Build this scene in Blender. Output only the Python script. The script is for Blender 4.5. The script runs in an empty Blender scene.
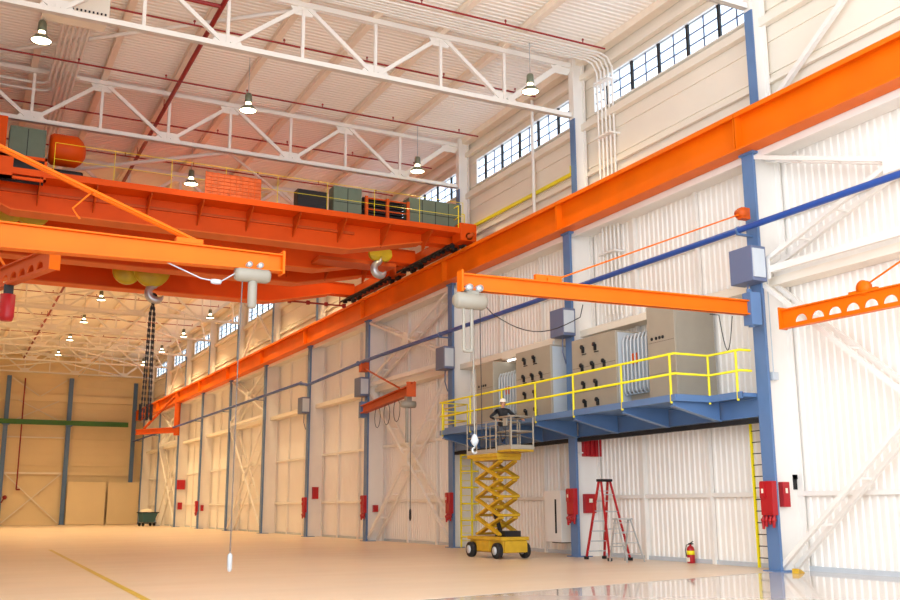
import bpy, bmesh, math, random
from mathutils import Vector, Matrix
random.seed(7)
sc = bpy.context.scene
COL = sc.collection
PI = math.pi

# ------------------------------------------------------------------ materials
def srgb(r, g, b):
    f = lambda c: (c/255/12.92) if c/255 <= .04045 else ((c/255+.055)/1.055)**2.4
    return (f(r), f(g), f(b), 1)
def mat(name, col, rough=.5, metal=0, var=0.0, scale=3.0, bump=0.0, spec=.5, coat=0):
    m = bpy.data.materials.new(name); m.use_nodes = True
    nt = m.node_tree; b = nt.nodes['Principled BSDF']
    b.inputs['Base Color'].default_value = col
    b.inputs['Roughness'].default_value = rough
    b.inputs['Metallic'].default_value = metal
    b.inputs['Specular IOR Level'].default_value = spec
    b.inputs['Coat Weight'].default_value = coat
    tc = nt.nodes.new('ShaderNodeTexCoord')
    if var > 0:
        n = nt.nodes.new('ShaderNodeTexNoise'); n.inputs['Scale'].default_value = scale; n.inputs['Detail'].default_value = 5
        nt.links.new(tc.outputs['Object'], n.inputs['Vector'])
        r = nt.nodes.new('ShaderNodeMapRange'); r.inputs['From Min'].default_value = .3; r.inputs['From Max'].default_value = .7
        r.inputs['To Min'].default_value = 1-var; r.inputs['To Max'].default_value = 1+var*.4
        nt.links.new(n.outputs['Fac'], r.inputs['Value'])
        mx = nt.nodes.new('ShaderNodeVectorMath'); mx.operation = 'SCALE'
        mx.inputs[0].default_value = col[:3]; nt.links.new(r.outputs['Result'], mx.inputs['Scale'])
        nt.links.new(mx.outputs['Vector'], b.inputs['Base Color'])
        if bump:
            bp = nt.nodes.new('ShaderNodeBump'); bp.inputs['Strength'].default_value = bump; bp.inputs['Distance'].default_value = .02
            nt.links.new(n.outputs['Fac'], bp.inputs['Height']); nt.links.new(bp.outputs['Normal'], b.inputs['Normal'])
    return m
def emis(name, col, s):
    m = bpy.data.materials.new(name); m.use_nodes = True; nt = m.node_tree; nt.nodes.clear()
    e = nt.nodes.new('ShaderNodeEmission'); e.inputs[0].default_value = col; e.inputs[1].default_value = s
    o = nt.nodes.new('ShaderNodeOutputMaterial'); nt.links.new(e.outputs[0], o.inputs[0]); return m
M = {}
M['orange'] = mat('orange_paint', (.84, .155, .001, 1), .45, var=.10, scale=.8, spec=.2)
M['orange_dark'] = mat('orange_red_paint', (.60, .085, .004, 1), .5, var=.12, scale=.9, spec=.3)
M['crane'] = mat('crane_orange_paint', (.78, .085, .001, 1), .5, var=.10, scale=.8, spec=.2)
M['crane_edge'] = mat('crane_flange_paint', (.82, .16, .02, 1), .5, var=.10, scale=.8, spec=.2)
M['white'] = mat('white_paint', srgb(240, 234, 226), .45, var=.04, scale=1.2)
M['wallwhite'] = mat('ribbed_wall_paint', srgb(246, 240, 232), .5, var=.05, scale=.35)
M['siding'] = mat('beige_siding', srgb(240, 230, 214), .55, var=.05, scale=.4)
M['ceil'] = mat('roof_deck_paint', srgb(253, 247, 238), .55, var=.04, scale=.25)
M['purlin'] = mat('purlin_paint', srgb(250, 236, 218), .5, var=.05)
M['tan'] = mat('far_wall_paint', srgb(238, 216, 172), .6, var=.06, scale=.3)
M['blue'] = mat('blue_column_paint', srgb(92, 124, 168), .4, var=.08, scale=1.5)
M['blue_deep'] = mat('blue_pipe_paint', srgb(36, 78, 158), .35, var=.05)
M['bluebox'] = mat('slate_box_paint', srgb(100, 110, 140), .45)
M['yellow'] = mat('safety_yellow', srgb(246, 228, 16), .4, var=.05)
M['lift'] = mat('lift_yellow', srgb(204, 160, 30), .45, var=.15, scale=4)
M['red'] = mat('red_enamel', srgb(176, 16, 28), .4, var=.08)
M['redpipe'] = mat('red_pipe_paint', srgb(150, 34, 34), .45)
M['dark'] = mat('dark_steel', srgb(38, 36, 38), .5, metal=.4)
M['black'] = mat('black_rubber', srgb(22, 22, 24), .7)
M['grey'] = mat('grey_enamel', srgb(158, 150, 136), .45, var=.04)
M['ltgrey'] = mat('pale_grey_enamel', srgb(196, 202, 208), .45, var=.04)
M['taupe'] = mat('taupe_cabinet', srgb(168, 158, 142), .5, var=.05, scale=2)
M['steel'] = mat('galvanised_steel', srgb(190, 194, 196), .35, metal=.6, var=.08)
M['cable'] = mat('wire_rope', srgb(120, 112, 108), .5, metal=.5)
M['green'] = mat('grey_green_cabinet', srgb(104, 118, 98), .5, var=.08)
M['greenbeam'] = mat('green_beam_paint', srgb(70, 128, 52), .45)
M['sheave'] = mat('sheave_yellow', srgb(200, 176, 28), .5, var=.1)
M['teal'] = mat('teal_plastic', srgb(48, 92, 100), .5)
M['skin'] = mat('skin', srgb(206, 150, 120), .6)
M['jacket'] = mat('black_jacket', srgb(30, 30, 34), .8, var=.2, scale=8)
M['jeans'] = mat('grey_trousers', srgb(92, 96, 104), .85, var=.15, scale=9)
M['shoe'] = mat('brown_boot', srgb(120, 100, 80), .7)
M['hat'] = mat('white_hat', srgb(240, 236, 226), .4)
M['mesh'] = mat('orange_brown_mesh', srgb(206, 92, 34), .6, var=.35, scale=6)
M['cloth'] = mat('bin_liner', srgb(236, 226, 206), .7)
M['lampbody'] = mat('lamp_housing', srgb(118, 124, 104), .4, metal=.3)
M['lens'] = emis('lamp_lens', (1, .80, .50, 1), 9)
M['tube'] = emis('fluorescent_tube', (1, .97, .9, 1), 5)
M['glow'] = emis('warning_lamp', (1, .62, .05, 1), 3)

def brickfac(m): return m
# far wall: horizontal lapped sheets
def floor_material(name, col, rough, var):
    m = bpy.data.materials.new(name); m.use_nodes = True; nt = m.node_tree; b = nt.nodes['Principled BSDF']
    tc = nt.nodes.new('ShaderNodeTexCoord')
    mp = nt.nodes.new('ShaderNodeMapping'); mp.inputs['Scale'].default_value = (.35, .9, 1)
    n = nt.nodes.new('ShaderNodeTexNoise'); n.inputs['Scale'].default_value = .6; n.inputs['Detail'].default_value = 7
    nt.links.new(tc.outputs['Object'], mp.inputs['Vector']); nt.links.new(mp.outputs['Vector'], n.inputs['Vector'])
    cr = nt.nodes.new('ShaderNodeValToRGB')
    cr.color_ramp.elements[0].position = .3; cr.color_ramp.elements[0].color = tuple(c*(1-var) for c in col[:3])+(1,)
    cr.color_ramp.elements[1].position = .7; cr.color_ramp.elements[1].color = col
    nt.links.new(n.outputs['Fac'], cr.inputs['Fac']); nt.links.new(cr.outputs['Color'], b.inputs['Base Color'])
    n2 = nt.nodes.new('ShaderNodeTexNoise'); n2.inputs['Scale'].default_value = 1.3; n2.inputs['Detail'].default_value = 4
    nt.links.new(mp.outputs['Vector'], n2.inputs['Vector'])
    mr = nt.nodes.new('ShaderNodeMapRange'); mr.inputs['To Min'].default_value = rough*.7; mr.inputs['To Max'].default_value = rough*1.3
    nt.links.new(n2.outputs['Fac'], mr.inputs['Value']); nt.links.new(mr.outputs['Result'], b.inputs['Roughness'])
    return m
M['floor'] = floor_material('sealed_floor', srgb(234, 208, 180), .34, .10)
M['floorgloss'] = floor_material('polished_floor', srgb(214, 200, 188), .055, .08)
M['yellowline'] = mat('floor_paint_yellow', srgb(216, 180, 60), .4, var=.2, scale=5)

def glass_mat():
    m = bpy.data.materials.new('window_glass'); m.use_nodes = True; nt = m.node_tree; nt.nodes.clear()
    t = nt.nodes.new('ShaderNodeBsdfTransparent'); t.inputs[0].default_value = (.50, .56, .62, 1)
    g = nt.nodes.new('ShaderNodeBsdfGlossy'); g.inputs['Roughness'].default_value = .05
    mx = nt.nodes.new('ShaderNodeMixShader'); mx.inputs[0].default_value = .06
    o = nt.nodes.new('ShaderNodeOutputMaterial')
    nt.links.new(t.outputs[0], mx.inputs[1]); nt.links.new(g.outputs[0], mx.inputs[2]); nt.links.new(mx.outputs[0], o.inputs[0])
    return m
M['glass'] = glass_mat()

# ------------------------------------------------------------------ mesh builder
class MB:
    def __init__(s): s.v = []; s.f = []; s.sm = []; s.mi = []; s.gr = []; s.g = -1; s.hold = False; s.cur = 0
    def add(s, vs, fs, smooth=False):
        o = len(s.v); s.v += [tuple(v) for v in vs]
        if not s.hold: s.g += 1
        for f in fs: s.f.append(tuple(i+o for i in f)); s.sm.append(smooth); s.mi.append(s.cur); s.gr.append(s.g)
        return s
    def box(s, x0, x1, y0, y1, z0, z1):
        return s.add([(x0,y0,z0),(x1,y0,z0),(x1,y1,z0),(x0,y1,z0),(x0,y0,z1),(x1,y0,z1),(x1,y1,z1),(x0,y1,z1)],
              [(0,3,2,1),(4,5,6,7),(0,1,5,4),(1,2,6,5),(2,3,7,6),(3,0,4,7)])
    def beam(s, p, q, w, h=None, up=(0,0,1)):
        h = h or w; p = Vector(p); q = Vector(q); d = (q-p).normalized(); up = Vector(up)
        if abs(d.dot(up)) > .98: up = Vector((0,1,0))
        a = d.cross(up).normalized(); b = a.cross(d).normalized(); a = a*w/2; b = b*h/2
        return s.add([p-a-b,p+a-b,p+a+b,p-a+b,q-a-b,q+a-b,q+a+b,q-a+b],
              [(0,3,2,1),(4,5,6,7),(0,1,5,4),(1,2,6,5),(2,3,7,6),(3,0,4,7)])
    def ibeam(s, p, q, w, h, t=.03):
        p = Vector(p); q = Vector(q); d = (q-p).normalized(); up = Vector((0,0,1))
        a = d.cross(up).normalized(); b = a.cross(d).normalized()
        s.beam(p, q, t, h); s.beam(p+b*(h/2-t/2), q+b*(h/2-t/2), w, t); s.beam(p-b*(h/2-t/2), q-b*(h/2-t/2), w, t); return s
    def tube(s, pts, r, n=8, caps=True):
        pts = [Vector(p) for p in pts]; rings = []; prev = None
        for i, p in enumerate(pts):
            d = (pts[min(i+1, len(pts)-1)]-pts[max(i-1, 0)]).normalized()
            if prev is None:
                u = Vector((0,0,1)) if abs(d.z) < .9 else Vector((1,0,0)); a = d.cross(u).normalized()
            else: a = (prev-d*prev.dot(d)).normalized()
            prev = a; b = d.cross(a); rr = r[i] if isinstance(r, (list, tuple)) else r
            rings.append([p+(a*math.cos(2*PI*k/n)+b*math.sin(2*PI*k/n))*rr for k in range(n)])
        vs = [v for g in rings for v in g]; fs = []
        for i in range(len(rings)-1):
            for k in range(n): fs.append((i*n+k, i*n+(k+1)%n, (i+1)*n+(k+1)%n, (i+1)*n+k))
        s.add(vs, fs, True); s.hold = True
        if caps:
            s.add(rings[0], [tuple(range(n))[::-1]]); s.add(rings[-1], [tuple(range(n))])
        s.hold = False
        return s
    def lathe(s, prof, c, axis='z', n=20):
        vs = []; fs = []; c = Vector(c)
        for r, h in prof:
            for k in range(n):
                x, y = r*math.cos(2*PI*k/n), r*math.sin(2*PI*k/n)
                vs.append(c+Vector({'z':(x,y,h),'x':(h,x,y),'y':(y,h,x)}[axis]))
        for i in range(len(prof)-1):
            for k in range(n): fs.append((i*n+k, i*n+(k+1)%n, (i+1)*n+(k+1)%n, (i+1)*n+k))
        s.add(vs, fs, True); s.hold = True
        if prof[0][0] > 1e-4: s.add(vs[:n], [tuple(range(n))[::-1]])
        if prof[-1][0] > 1e-4: s.add(vs[-n:], [tuple(range(n))])
        s.hold = False
        return s
    def prism(s, poly, ext):
        e = Vector(ext); n = len(poly); a = [Vector(p) for p in poly]; b = [p+e for p in a]
        return s.add(a+b, [tuple(range(n))[::-1], tuple(range(n, 2*n))]+[(i,(i+1)%n,n+(i+1)%n,n+i) for i in range(n)])
    def build(s, name, m, parent=None, off=None, bevel=0, fixn=True):
        """parent: the thing; coordinates are world unless off is None and the thing is local"""
        me = bpy.data.meshes.new(name)
        o0 = Vector(off) if off else Vector((0,0,0))
        me.from_pydata([tuple(Vector(v)-o0) for v in s.v], [], s.f)
        ms = m if isinstance(m, (list, tuple)) else [m]
        for k in ms: me.materials.append(M[k])
        for p, sm, mi in zip(me.polygons, s.sm, s.mi): p.use_smooth = sm; p.material_index = mi
        if fixn:
            bm = bmesh.new(); bm.from_mesh(me); bmesh.ops.recalc_face_normals(bm, faces=bm.faces[:]); bm.to_mesh(me); bm.free()
        o = bpy.data.objects.new(name, me); COL.objects.link(o)
        if parent is not None: o.parent = parent
        if bevel:
            b = o.modifiers.new('bevel', 'BEVEL'); b.width = bevel; b.segments = 2; b.limit_method = 'ANGLE'
        return o
def build_split(mb, name, m, parent, off=None, per=1):
    """one object for every piece (per = shapes that make one piece)"""
    out = []
    ng = max(mb.gr)+1
    for k in range(0, ng, per):
        idx = [i for i, g in enumerate(mb.gr) if k <= g < k+per]
        n = MB(); mp = {}
        for i in idx:
            f2 = []
            for v in mb.f[i]:
                if v not in mp: mp[v] = len(n.v); n.v.append(mb.v[v])
                f2.append(mp[v])
            n.f.append(tuple(f2)); n.sm.append(mb.sm[i]); n.mi.append(mb.mi[i]); n.gr.append(0)
        out.append(n.build(name, m, parent, off))
    return out
def tag(o, label, cat=None, group=None, kind=None):
    o['label'] = label
    if cat: o['category'] = cat
    if group: o['group'] = group
    if kind: o['kind'] = kind
    return o
def thing(name, label, cat, loc=(0,0,0), rz=0, group=None):
    o = bpy.data.objects.new(name, None); COL.objects.link(o); o.location = loc; o.rotation_euler = (0,0,rz)
    o.empty_display_size = .2
    return tag(o, label, cat, group)
def dup(root, loc, label=None, rz=None, group=None, cat=None):
    r = root.copy(); COL.objects.link(r); r.location = loc
    if rz is not None: r.rotation_euler = (0,0,rz)
    if label: r['label'] = label
    if group: r['group'] = group
    for ch in list(root.children):
        c = ch.copy(); COL.objects.link(c); c.parent = r
        for g in list(ch.children):
            d = g.copy(); COL.objects.link(d); d.parent = c
    return r
def single(name, mb, m, label, cat, origin, group=None, kind=None, bevel=0):
    """one-mesh thing, geometry given in world coordinates, origin at its base"""
    o = mb.build(name, m, None, origin, bevel); o.location = origin
    return tag(o, label, cat, group, kind)

# ------------------------------------------------------------------ camera
CAM = Vector((0, 0, 1.6)); F, YAW, PIT, ROL = 992.07, .4681, .2063, .0039
cy_, sy_, cp_, sp_, cr_, sr_ = math.cos(YAW), math.sin(YAW), math.cos(PIT), math.sin(PIT), math.cos(ROL), math.sin(ROL)
rt = Vector((cy_, -sy_, 0)); fw0 = Vector((sy_, cy_, 0)); up0 = Vector((0,0,1))
up = up0*cp_-fw0*sp_; fw = fw0*cp_+up0*sp_
R3 = rt*cr_-up*sr_; U3 = rt*sr_+up*cr_
cam = bpy.data.cameras.new('camera'); co = bpy.data.objects.new('camera', cam); COL.objects.link(co)
mw = Matrix((R3, U3, -fw)).transposed().to_4x4(); mw.translation = CAM; co.matrix_world = mw
cam.sensor_width = 36; cam.lens = 36*F/900; cam.clip_end = 400
sc.camera = co
def at(px, py, ax, val):
    """where the sight line of a measured point meets the real plane it lies on"""
    d = fw+R3*((px-450)/F)-U3*((py-300)/F); t = (val-CAM[ax])/d[ax]; return CAM+d*t

# ------------------------------------------------------------------ main dimensions
W = 18.83; WL = 19.9; B = 9.05
YF = 114.0; XL = -1.9; YB = -9.0
ZROOF = 17.8; ZT = 17.42; ZB = 15.5
def cyi(i): return {-1:10.2, 0:19.27, 1:28.2}.get(i, 37.25+9.09*(i-2)+(.35 if i > 2 else 0) if i > 1 else 19.27+B*i)

# ------------------------------------------------------------------ setting
f = MB(); g0, g1 = 16.7+(XL-.3-8.4)*.243, 16.7+(WL+.3-8.4)*.243
f.cur = 0; f.add([(XL-.3,g0,0),(WL+.3,g1,0),(WL+.3,YF+.5,0),(XL-.3,YF+.5,0)], [(0,1,2,3)])
f.cur = 1; f.add([(XL-.3,YB-6,0),(WL+.3,YB-6,0),(WL+.3,g1,0),(XL-.3,g0,0)], [(0,1,2,3)])
fl = f.build('floor', ['floor','floorgloss']); tag(fl, 'pale peach sealed hall floor, glossier in the foreground', kind='structure')
yl = MB().add([(3.10,8,.004),(3.25,8,.004),(4.22,44,.004),(4.07,44,.004)], [(0,1,2,3)]).build('floor_line', 'yellowline')
tag(yl, 'thin yellow line painted on the floor at lower left', 'floor marking')
jt = MB().add([(XL-.3,g0,.003),(WL+.3,g1,.003),(WL+.3,g1+.06,.003),(XL-.3,g0+.06,.003)], [(0,1,2,3)]).build('trim_1', 'white'); tag(jt, 'pale joint strip between matte and glossy floor', kind='structure')

def ribs(mb, a0, a1, z0, z1, pitch, depth, fn, top=.36, slope=.14):
    """trapezoid ribs along axis a, fn(a, d, z) -> point"""
    n = int((a1-a0)/pitch); prof = []
    for k in range(n+1):
        a = a0+k*pitch
        for u, d in ((0,0), (1-top-2*slope, 0), (1-top-slope, depth), (1-slope, depth)):
            aa = a+u*pitch
            if aa < a1: prof.append((aa, d))
    prof.append((a1, 0))
    vs = [fn(a, d, z0) for a, d in prof]+[fn(a, d, z1) for a, d in prof]; m = len(prof)
    mb.add(vs, [(i, i+1, m+i+1, m+i) for i in range(m-1)])
wr = MB()
ribs(wr, YB, YF, 0, 11.6, .23, -.04, lambda a, d, z: (WL+d, a, z))
wr.box(WL+.06, WL+.2, YB, YF, 0, 11.6)
o = wr.build('wall_right', 'wallwhite', fixn=False); tag(o, 'long white wall of vertical ribbed sheets behind the columns', kind='structure')
# upper siding: lapped horizontal boards with openings left for the windows
WZ0, WZ1 = 15.45, 16.55
spans = [(cyi(i)+.35, cyi(i)+.35+1.44*5.5) for i in range(-2, 10)]
us = MB()
z = 11.6
def lap(y0, y1, z0, z1):
    n = max(1, round((z1-z0)/.95)); h = (z1-z0)/n
    for k in range(n):
        a = z0+k*h; us.add([(WL-.07,y0,a),(WL-.07,y1,a),(WL-.02,y1,a+h),(WL-.02,y0,a+h)], [(0,1,2,3)])
        us.add([(WL-.02,y0,a),(WL-.02,y1,a),(WL-.07,y1,a),(WL-.07,y0,a)], [(0,1,2,3)])
lap(YB, YF, 11.6, WZ0); lap(YB, YF, WZ1, ZROOF+.2)
e = YB
for a, b in spans+[(YF, YF)]:
    if a > e: lap(e, a, WZ0, WZ1)
    e = b
o = us.build('wall_right_upper', 'siding', fixn=False); tag(o, 'beige horizontally lapped siding above the orange runway', kind='structure')
for k, (a, b) in enumerate(spans):
    root = MB()
    for s_ in (0, 1): root.box(WL-.16, WL+.05, a, b, (WZ0-.05, WZ1)[s_], (WZ0, WZ1+.05)[s_])
    root.box(WL-.12, WL+.05, a-.03, a, WZ0, WZ1); root.box(WL-.12, WL+.05, b, b+.03, WZ0, WZ1)
    w = single(f'window_{k+1}', root, 'white', {2:'window strip at the top right corner, right of the right mezzanine column', 3:'long multi-pane window strip between the conduit bundle and the right mezzanine column', 4:'window strip left of the middle column, beside the single vertical pipe', 5:'window strip glimpsed behind the right end of the near crane'}.get(k+1, 'window strip overhead, outside the view' if k < 2 else 'one of the distant window strips under the far roof'), None, (WL, a, WZ0), kind='structure', group='distant window strips' if k > 4 else None)
    g = MB(); n = 6
    for j in range(1, n):
        y = a+1.44*j-(.0)
        if y < b-.1: g.box(-.10, -.02, y-a-.05, y-a+.05, 0, WZ1-WZ0)
    build_split(g, 'mullion', 'dark', w)
    g = MB()
    for j in range(0, n):
        y = 1.44*j+.72
        if y < b-a-.1: g.box(-.05, -.02, y-.025, y+.025, 0, WZ1-WZ0)
    for zz in (1, 2): g.box(-.05, -.02, 0, b-a, (WZ1-WZ0)*zz/3-.022, (WZ1-WZ0)*zz/3+.022)
    g.build('glazing_bar', 'bluebox', w)
    MB().add([(0,0,0),(0,b-a,0),(0,b-a,WZ1-WZ0),(0,0,WZ1-WZ0)], [(0,1,2,3)]).build('pane', 'glass', w)

# far wall
fwm = MB()
n = 22
for k in range(n):
    a = k*ZROOF/n; h = ZROOF/n
    fwm.add([(XL,YF-.06,a),(WL,YF-.06,a),(WL,YF,a+h),(XL,YF,a+h)], [(0,1,2,3)]); fwm.add([(XL,YF,a),(WL,YF,a),(WL,YF-.06,a),(XL,YF-.06,a)], [(0,1,2,3)])
fwm.box(XL-.3, WL+.3, YF+.05, YF+.2, 0, ZROOF+.2)
o = fwm.build('wall_far', 'tan', fixn=False); tag(o, 'tan end wall of the hall with horizontal sheeting', kind='structure')
wl = MB(); ribs(wl, 14, YF, 0, ZROOF, .42, .055, lambda a, d, z: (XL+d, a, z)); wl.box(XL-.2, XL-.06, 14, YF, 0, ZROOF+.2)
o = wl.build('wall_left', 'wallwhite', fixn=False); tag(o, 'white ribbed wall on the left side of the hall', kind='structure')
# roof deck
cl = MB()
ribs(cl, YB, YF, XL, WL, .22, -.035, lambda a, d, x: (x, a, ZROOF+d))
cl.box(XL-.3, WL+.3, YB, YF+.2, ZROOF+.06, ZROOF+.2)
o = cl.build('ceiling', 'ceil', fixn=False); tag(o, 'pinkish corrugated metal roof deck', kind='structure')
# girts, ledges on the right wall
k = 1
def trim(mb, m, label):
    global k
    k += 1; o = mb.build('trim_%d' % k, m); return tag(o, label, kind='structure')
trim(MB().box(WL-.16, WL-.055, YB, YF, 1.86, 1.98), 'white', 'white horizontal wall girt about two metres above the floor')
trim(MB().box(WL-.16, WL-.055, cyi(2), YF, 4.55, 4.67), 'white', 'pale horizontal wall girt below the blue pipe')
ld = MB()
for z0 in (7.35,): ld.prism([(WL-.06,YB,z0),(WL-.62,YB,z0),(WL-.62,YB,z0+.22),(WL-.5,YB,z0+.22),(WL-.5,YB,z0+.06),(WL-.06,YB,z0+.42)], (0,YF-YB,0))
trim(ld, 'siding', 'projecting beige ledge running along the wall above the mezzanine')
trim(MB().box(WL-.2, WL-.055, YB, YF, 9.25, 9.37), 'white', 'upper horizontal wall girt under the runway')
trim(MB().box(WL-.3, WL-.08, YB, YF, 14.95, 15.2), 'siding', 'beige sill band below the window strip')
trim(MB().box(WL-.3, WL-.08, YB, YF, 16.9, 17.1), 'siding', 'beige head band above the window strip')
trim(MB().box(WL-.45, WL-.1, YB, YF, 17.5, 17.78), 'purlin', 'eave strut where roof meets right wall')
trim(MB().box(WL-.2, WL-.08, YB, YF, 13.2, 13.32), 'siding', 'thin beige rail on the upper siding')
trim(MB().box(XL, WL, YF-.28, YF-.06, 12.85, 13.55), 'tan', 'wide tan band across the end wall under the roof')
trim(MB().box(XL, WL, YF-.2, YF-.06, 8.9, 9.05).box(XL, WL, YF-.2, YF-.06, 6.1, 6.25).box(XL, WL, YF-.25, YF-.06, 5.1, 5.45), 'tan', 'horizontal girts across the end wall')
trim(MB().box(WL-.1, WL-.05, YB, YF, 0, .12), 'ltgrey', 'grey base strip of the right wall')

# ------------------------------------------------------------------ purlins
pr0 = None
for x in [18.85-2.45*i for i in range(1, 9)]:
    if pr0 is None:
        m = MB(); m.box(-.05,.05, YB, YF-.1, -.24, 0); m.box(-.11,.11, YB, YF-.1, -.26, -.235); m.box(-.11,.11,YB,YF-.1,-.02,0)
        pr0 = m.build('purlin', 'purlin'); pr0.location = (x, 0, ZROOF-.055)
        tag(pr0, 'beige roof purlin running the length of the hall under the deck', 'purlin', 'roof purlins under the deck')
    else:
        c = pr0.copy(); COL.objects.link(c); c.location.x = x

# ------------------------------------------------------------------ columns
def make_column(label):
    t = thing('column', label, 'column', (W, 0, 0))
    m = MB(); m.box(0, .05, -.21, .21, 0, 11.02); m.box(.05, .10, -.19, .19, 0, 11.02)
    m.box(-.12, .5, -.3, .3, 0, .03); m.box(-.05, .45, -.27, .27, 10.98, 11.04)
    m.build('lower_shaft', 'blue', t)
    m = MB(); m.box(.10, .95, -.02, .0, 0, 11.02)
    m.box(.95, 1.0, -.2, .2, 0, 11.02)
    m.build('web_plate', 'white', t)
    m = MB(); m.box(.40, .44, -.15, .15, 11.04, 15.35); m.build('upper_flange', 'blue', t)
    m = MB(); m.box(.44, .86, -.015, .015, 11.04, ZT+.3); m.box(.86, .9, -.16, .16, 11.04, ZT+.3); m.box(.40, .44, -.15, .15, 15.35, ZT+.3)
    m.build('upper_shaft', 'white', t)
    return t
col_labels = {
 0:'blue steel column at the right end of the mezzanine, beside the yellow ladder',
 1:'blue steel column rising through the middle of the mezzanine behind the scissor lift and red ladder',
 2:'blue steel column at the far left end of the mezzanine, beside the caged yellow ladder',
 3:'dark blue column carrying the short orange jib with looped cables',
 4:'dark blue column next beyond the short orange jib',
 5:'slim dark blue column second beyond the short orange jib',
 6:'slim dark blue column third beyond the short orange jib'}
cols = {}
cols[0] = make_column(col_labels[0]); cols[0].location.y = cyi(0)
for i in range(-1, 11):
    if i == 0: continue
    if i == -1: lb = 'blue column just outside the right edge of the view'
    else: lb = col_labels.get(i, 'one of the thin distant columns near the end wall')
    cols[i] = dup(cols[0], (W, cyi(i), 0), lb, group=('distant wall columns' if i > 6 else None))
    if i <= 6 and 'group' in cols[i]: del cols[i]['group']
# slate boxes on the column fronts under the blue pipe
bx0 = None
for i in (0, 1, 2, 3, 4):
    lb = {0:'slate blue box on the column at the right end of the mezzanine', 1:'slate blue box above the middle of the mezzanine',
          2:'slate box on the column at the left end of the mezzanine', 3:'slate box on the column above the short orange jib', 4:'slate box on the column beyond the short orange jib'}[i]
    zz = {0:7.35, 1:7.3, 2:7.3, 3:7.1, 4:7.0}[i]
    if bx0 is None:
        t = thing('junction_box', lb, 'box', (W-.5, cyi(i)-.02, zz))
        MB().box(0,.5,-.42,.42,0,.95).build('housing', 'bluebox', t, bevel=.02)
        MB().box(.02,.42,-.46,-.42,.1,.86).build('cover', 'ltgrey', t)
        MB().tube([(.3,.1,0),(.3,.12,-.5),(.42,.1,-.9)],.025,6).build('conduit', 'bluebox', t)
        bx0 = t
    else: dup(bx0, (W-.5, cyi(i)-.02, zz), lb)

# ------------------------------------------------------------------ runway girder with rail
XR = 18.42
def runway(i, y0, y1, label):
    t = thing('runway_girder', label, 'crane runway', (XR, y0, 11.04), group='orange crane runway girders')
    if 'group' in t and not label.startswith('far'): del t['group']
    L = y1-y0
    m = MB(); m.box(.24,.28, .02, L-.02, .05, 1.0); m.box(0,.52, .01, L-.01, 0, .05)
    m.build('web', 'orange', t)
    m = MB(); m.box(-.02,.54, .01, L-.01, 1.0, 1.06); m.box(-.02, .0, .01, L-.01, .93, 1.0); m.build('top_flange', 'orange', t)
    m = MB()
    for a in (.03, L-.05): m.box(.02,.24, a, a+.03, .05, 1.0)
    build_split(m, 'stiffener', 'orange', t)
    m = MB(); m.box(.22,.30, 0, L, 1.06, 1.17); m.build('rail', 'dark', t)
    return t
for i in range(-1, 11):
    y0 = cyi(i); y1 = min(cyi(i+1), YF-1.0)
    lb = {-1:'orange runway girder span at the upper right edge of the view', 0:'orange runway girder span above the right half of the mezzanine',
          1:'orange runway girder span above the left half of the mezzanine', 2:'orange runway girder span just left of the mezzanine, where the near crane rests',
          3:'orange runway girder span beside the short orange jib', 4:'orange runway girder span second beyond the mezzanine'}.get(i, 'far orange runway girder span towards the end wall')
    runway(i, y0, y1, lb)
# surge plate between runway and wall
trim(MB().box(XR+.56, WL-.06, YB, YF-1, 11.0, 11.06).box(XR+.56, XR+.66, YB, YF-1, 10.86, 11.0), 'white', 'white walkway plate between the runway and the wall')

# blue pipe
pp = MB().tube([(18.36, YB, 8.8), (18.36, cyi(3)-1, 8.8), (18.36, cyi(3)+.4, 8.75),(18.36, cyi(4)-1.2, 8.55),(18.36,cyi(4),8.8),(18.36, YF-.5, 8.8)], .085, 10)
pt = thing('pipe', 'long blue pipe running along the fronts of the columns', 'pipe', (18.36, 30, 8.8))
pp.build('pipe_run', 'blue_deep', pt, (18.36, 30, 8.8))
m = MB()
for i in range(-1, 11): m.box(18.3, W+.02, cyi(i)-.04, cyi(i)+.04, 8.66, 8.71); m.tube([(18.36,cyi(i)-.03,8.8),(18.36,cyi(i)+.03,8.8)],.105,10)
build_split(m, 'hanger', 'blue', pt, (18.36, 30, 8.8), 2)

# ------------------------------------------------------------------ roof trusses
def make_truss(label):
    t = thing('roof_truss', label, 'roof truss', (0, 0, ZB))
    H = ZT-ZB; x1 = 19.2; tops = [18.85-4.9*i for i in range(5)]; bots = [16.45-4.9*i for i in range(4)]
    m = MB(); m.box(XL, x1, -.12, -.02, H-.09, H+.09); m.box(XL, x1, .02, .12, H-.09, H+.09); m.box(XL, x1, -.12,.12, H+.06, H+.09); m.build('top_chord', 'white', t)
    m = MB(); m.box(XL, x1, -.10, -.02, -.08, .08); m.box(XL, x1, .02, .10, -.08, .08); m.box(XL, x1, -.10,.10,-.08,-.055); m.build('bottom_chord', 'white', t)
    for i, b in enumerate(bots):
        for s in (1, -1):
            tx = b+2.45*s
            if tx > 18.9: tx = 18.9
            if tx < XL: continue
            w = .13 if not (i == 0 and s == 1) else .2
            MB().beam((b+.12*s,0,.08), (tx-.12*s,0,H-.08), w, w).build('diagonal', 'white', t)
        MB().beam((b,0,.08), (b,0,H-.08), .1, .1).build('vertical', 'white', t)
    for x in tops[1:]:
        MB().beam((x,0,.08), (x,0,H-.08), .1, .1).build('vertical', 'white', t)
    for x in tops:
        MB().prism([(x-.45,-.02,H-.07),(x+.45,-.02,H-.07),(x+.28,-.02,H-.36),(x-.28,-.02,H-.36)], (0,.04,0)).build('gusset', 'white', t)
    for x in bots:
        MB().prism([(x-.5,-.02,.06),(x+.5,-.02,.06),(x+.3,-.02,.36),(x-.3,-.02,.36)], (0,.04,0)).build('gusset', 'white', t)
    return t
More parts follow.
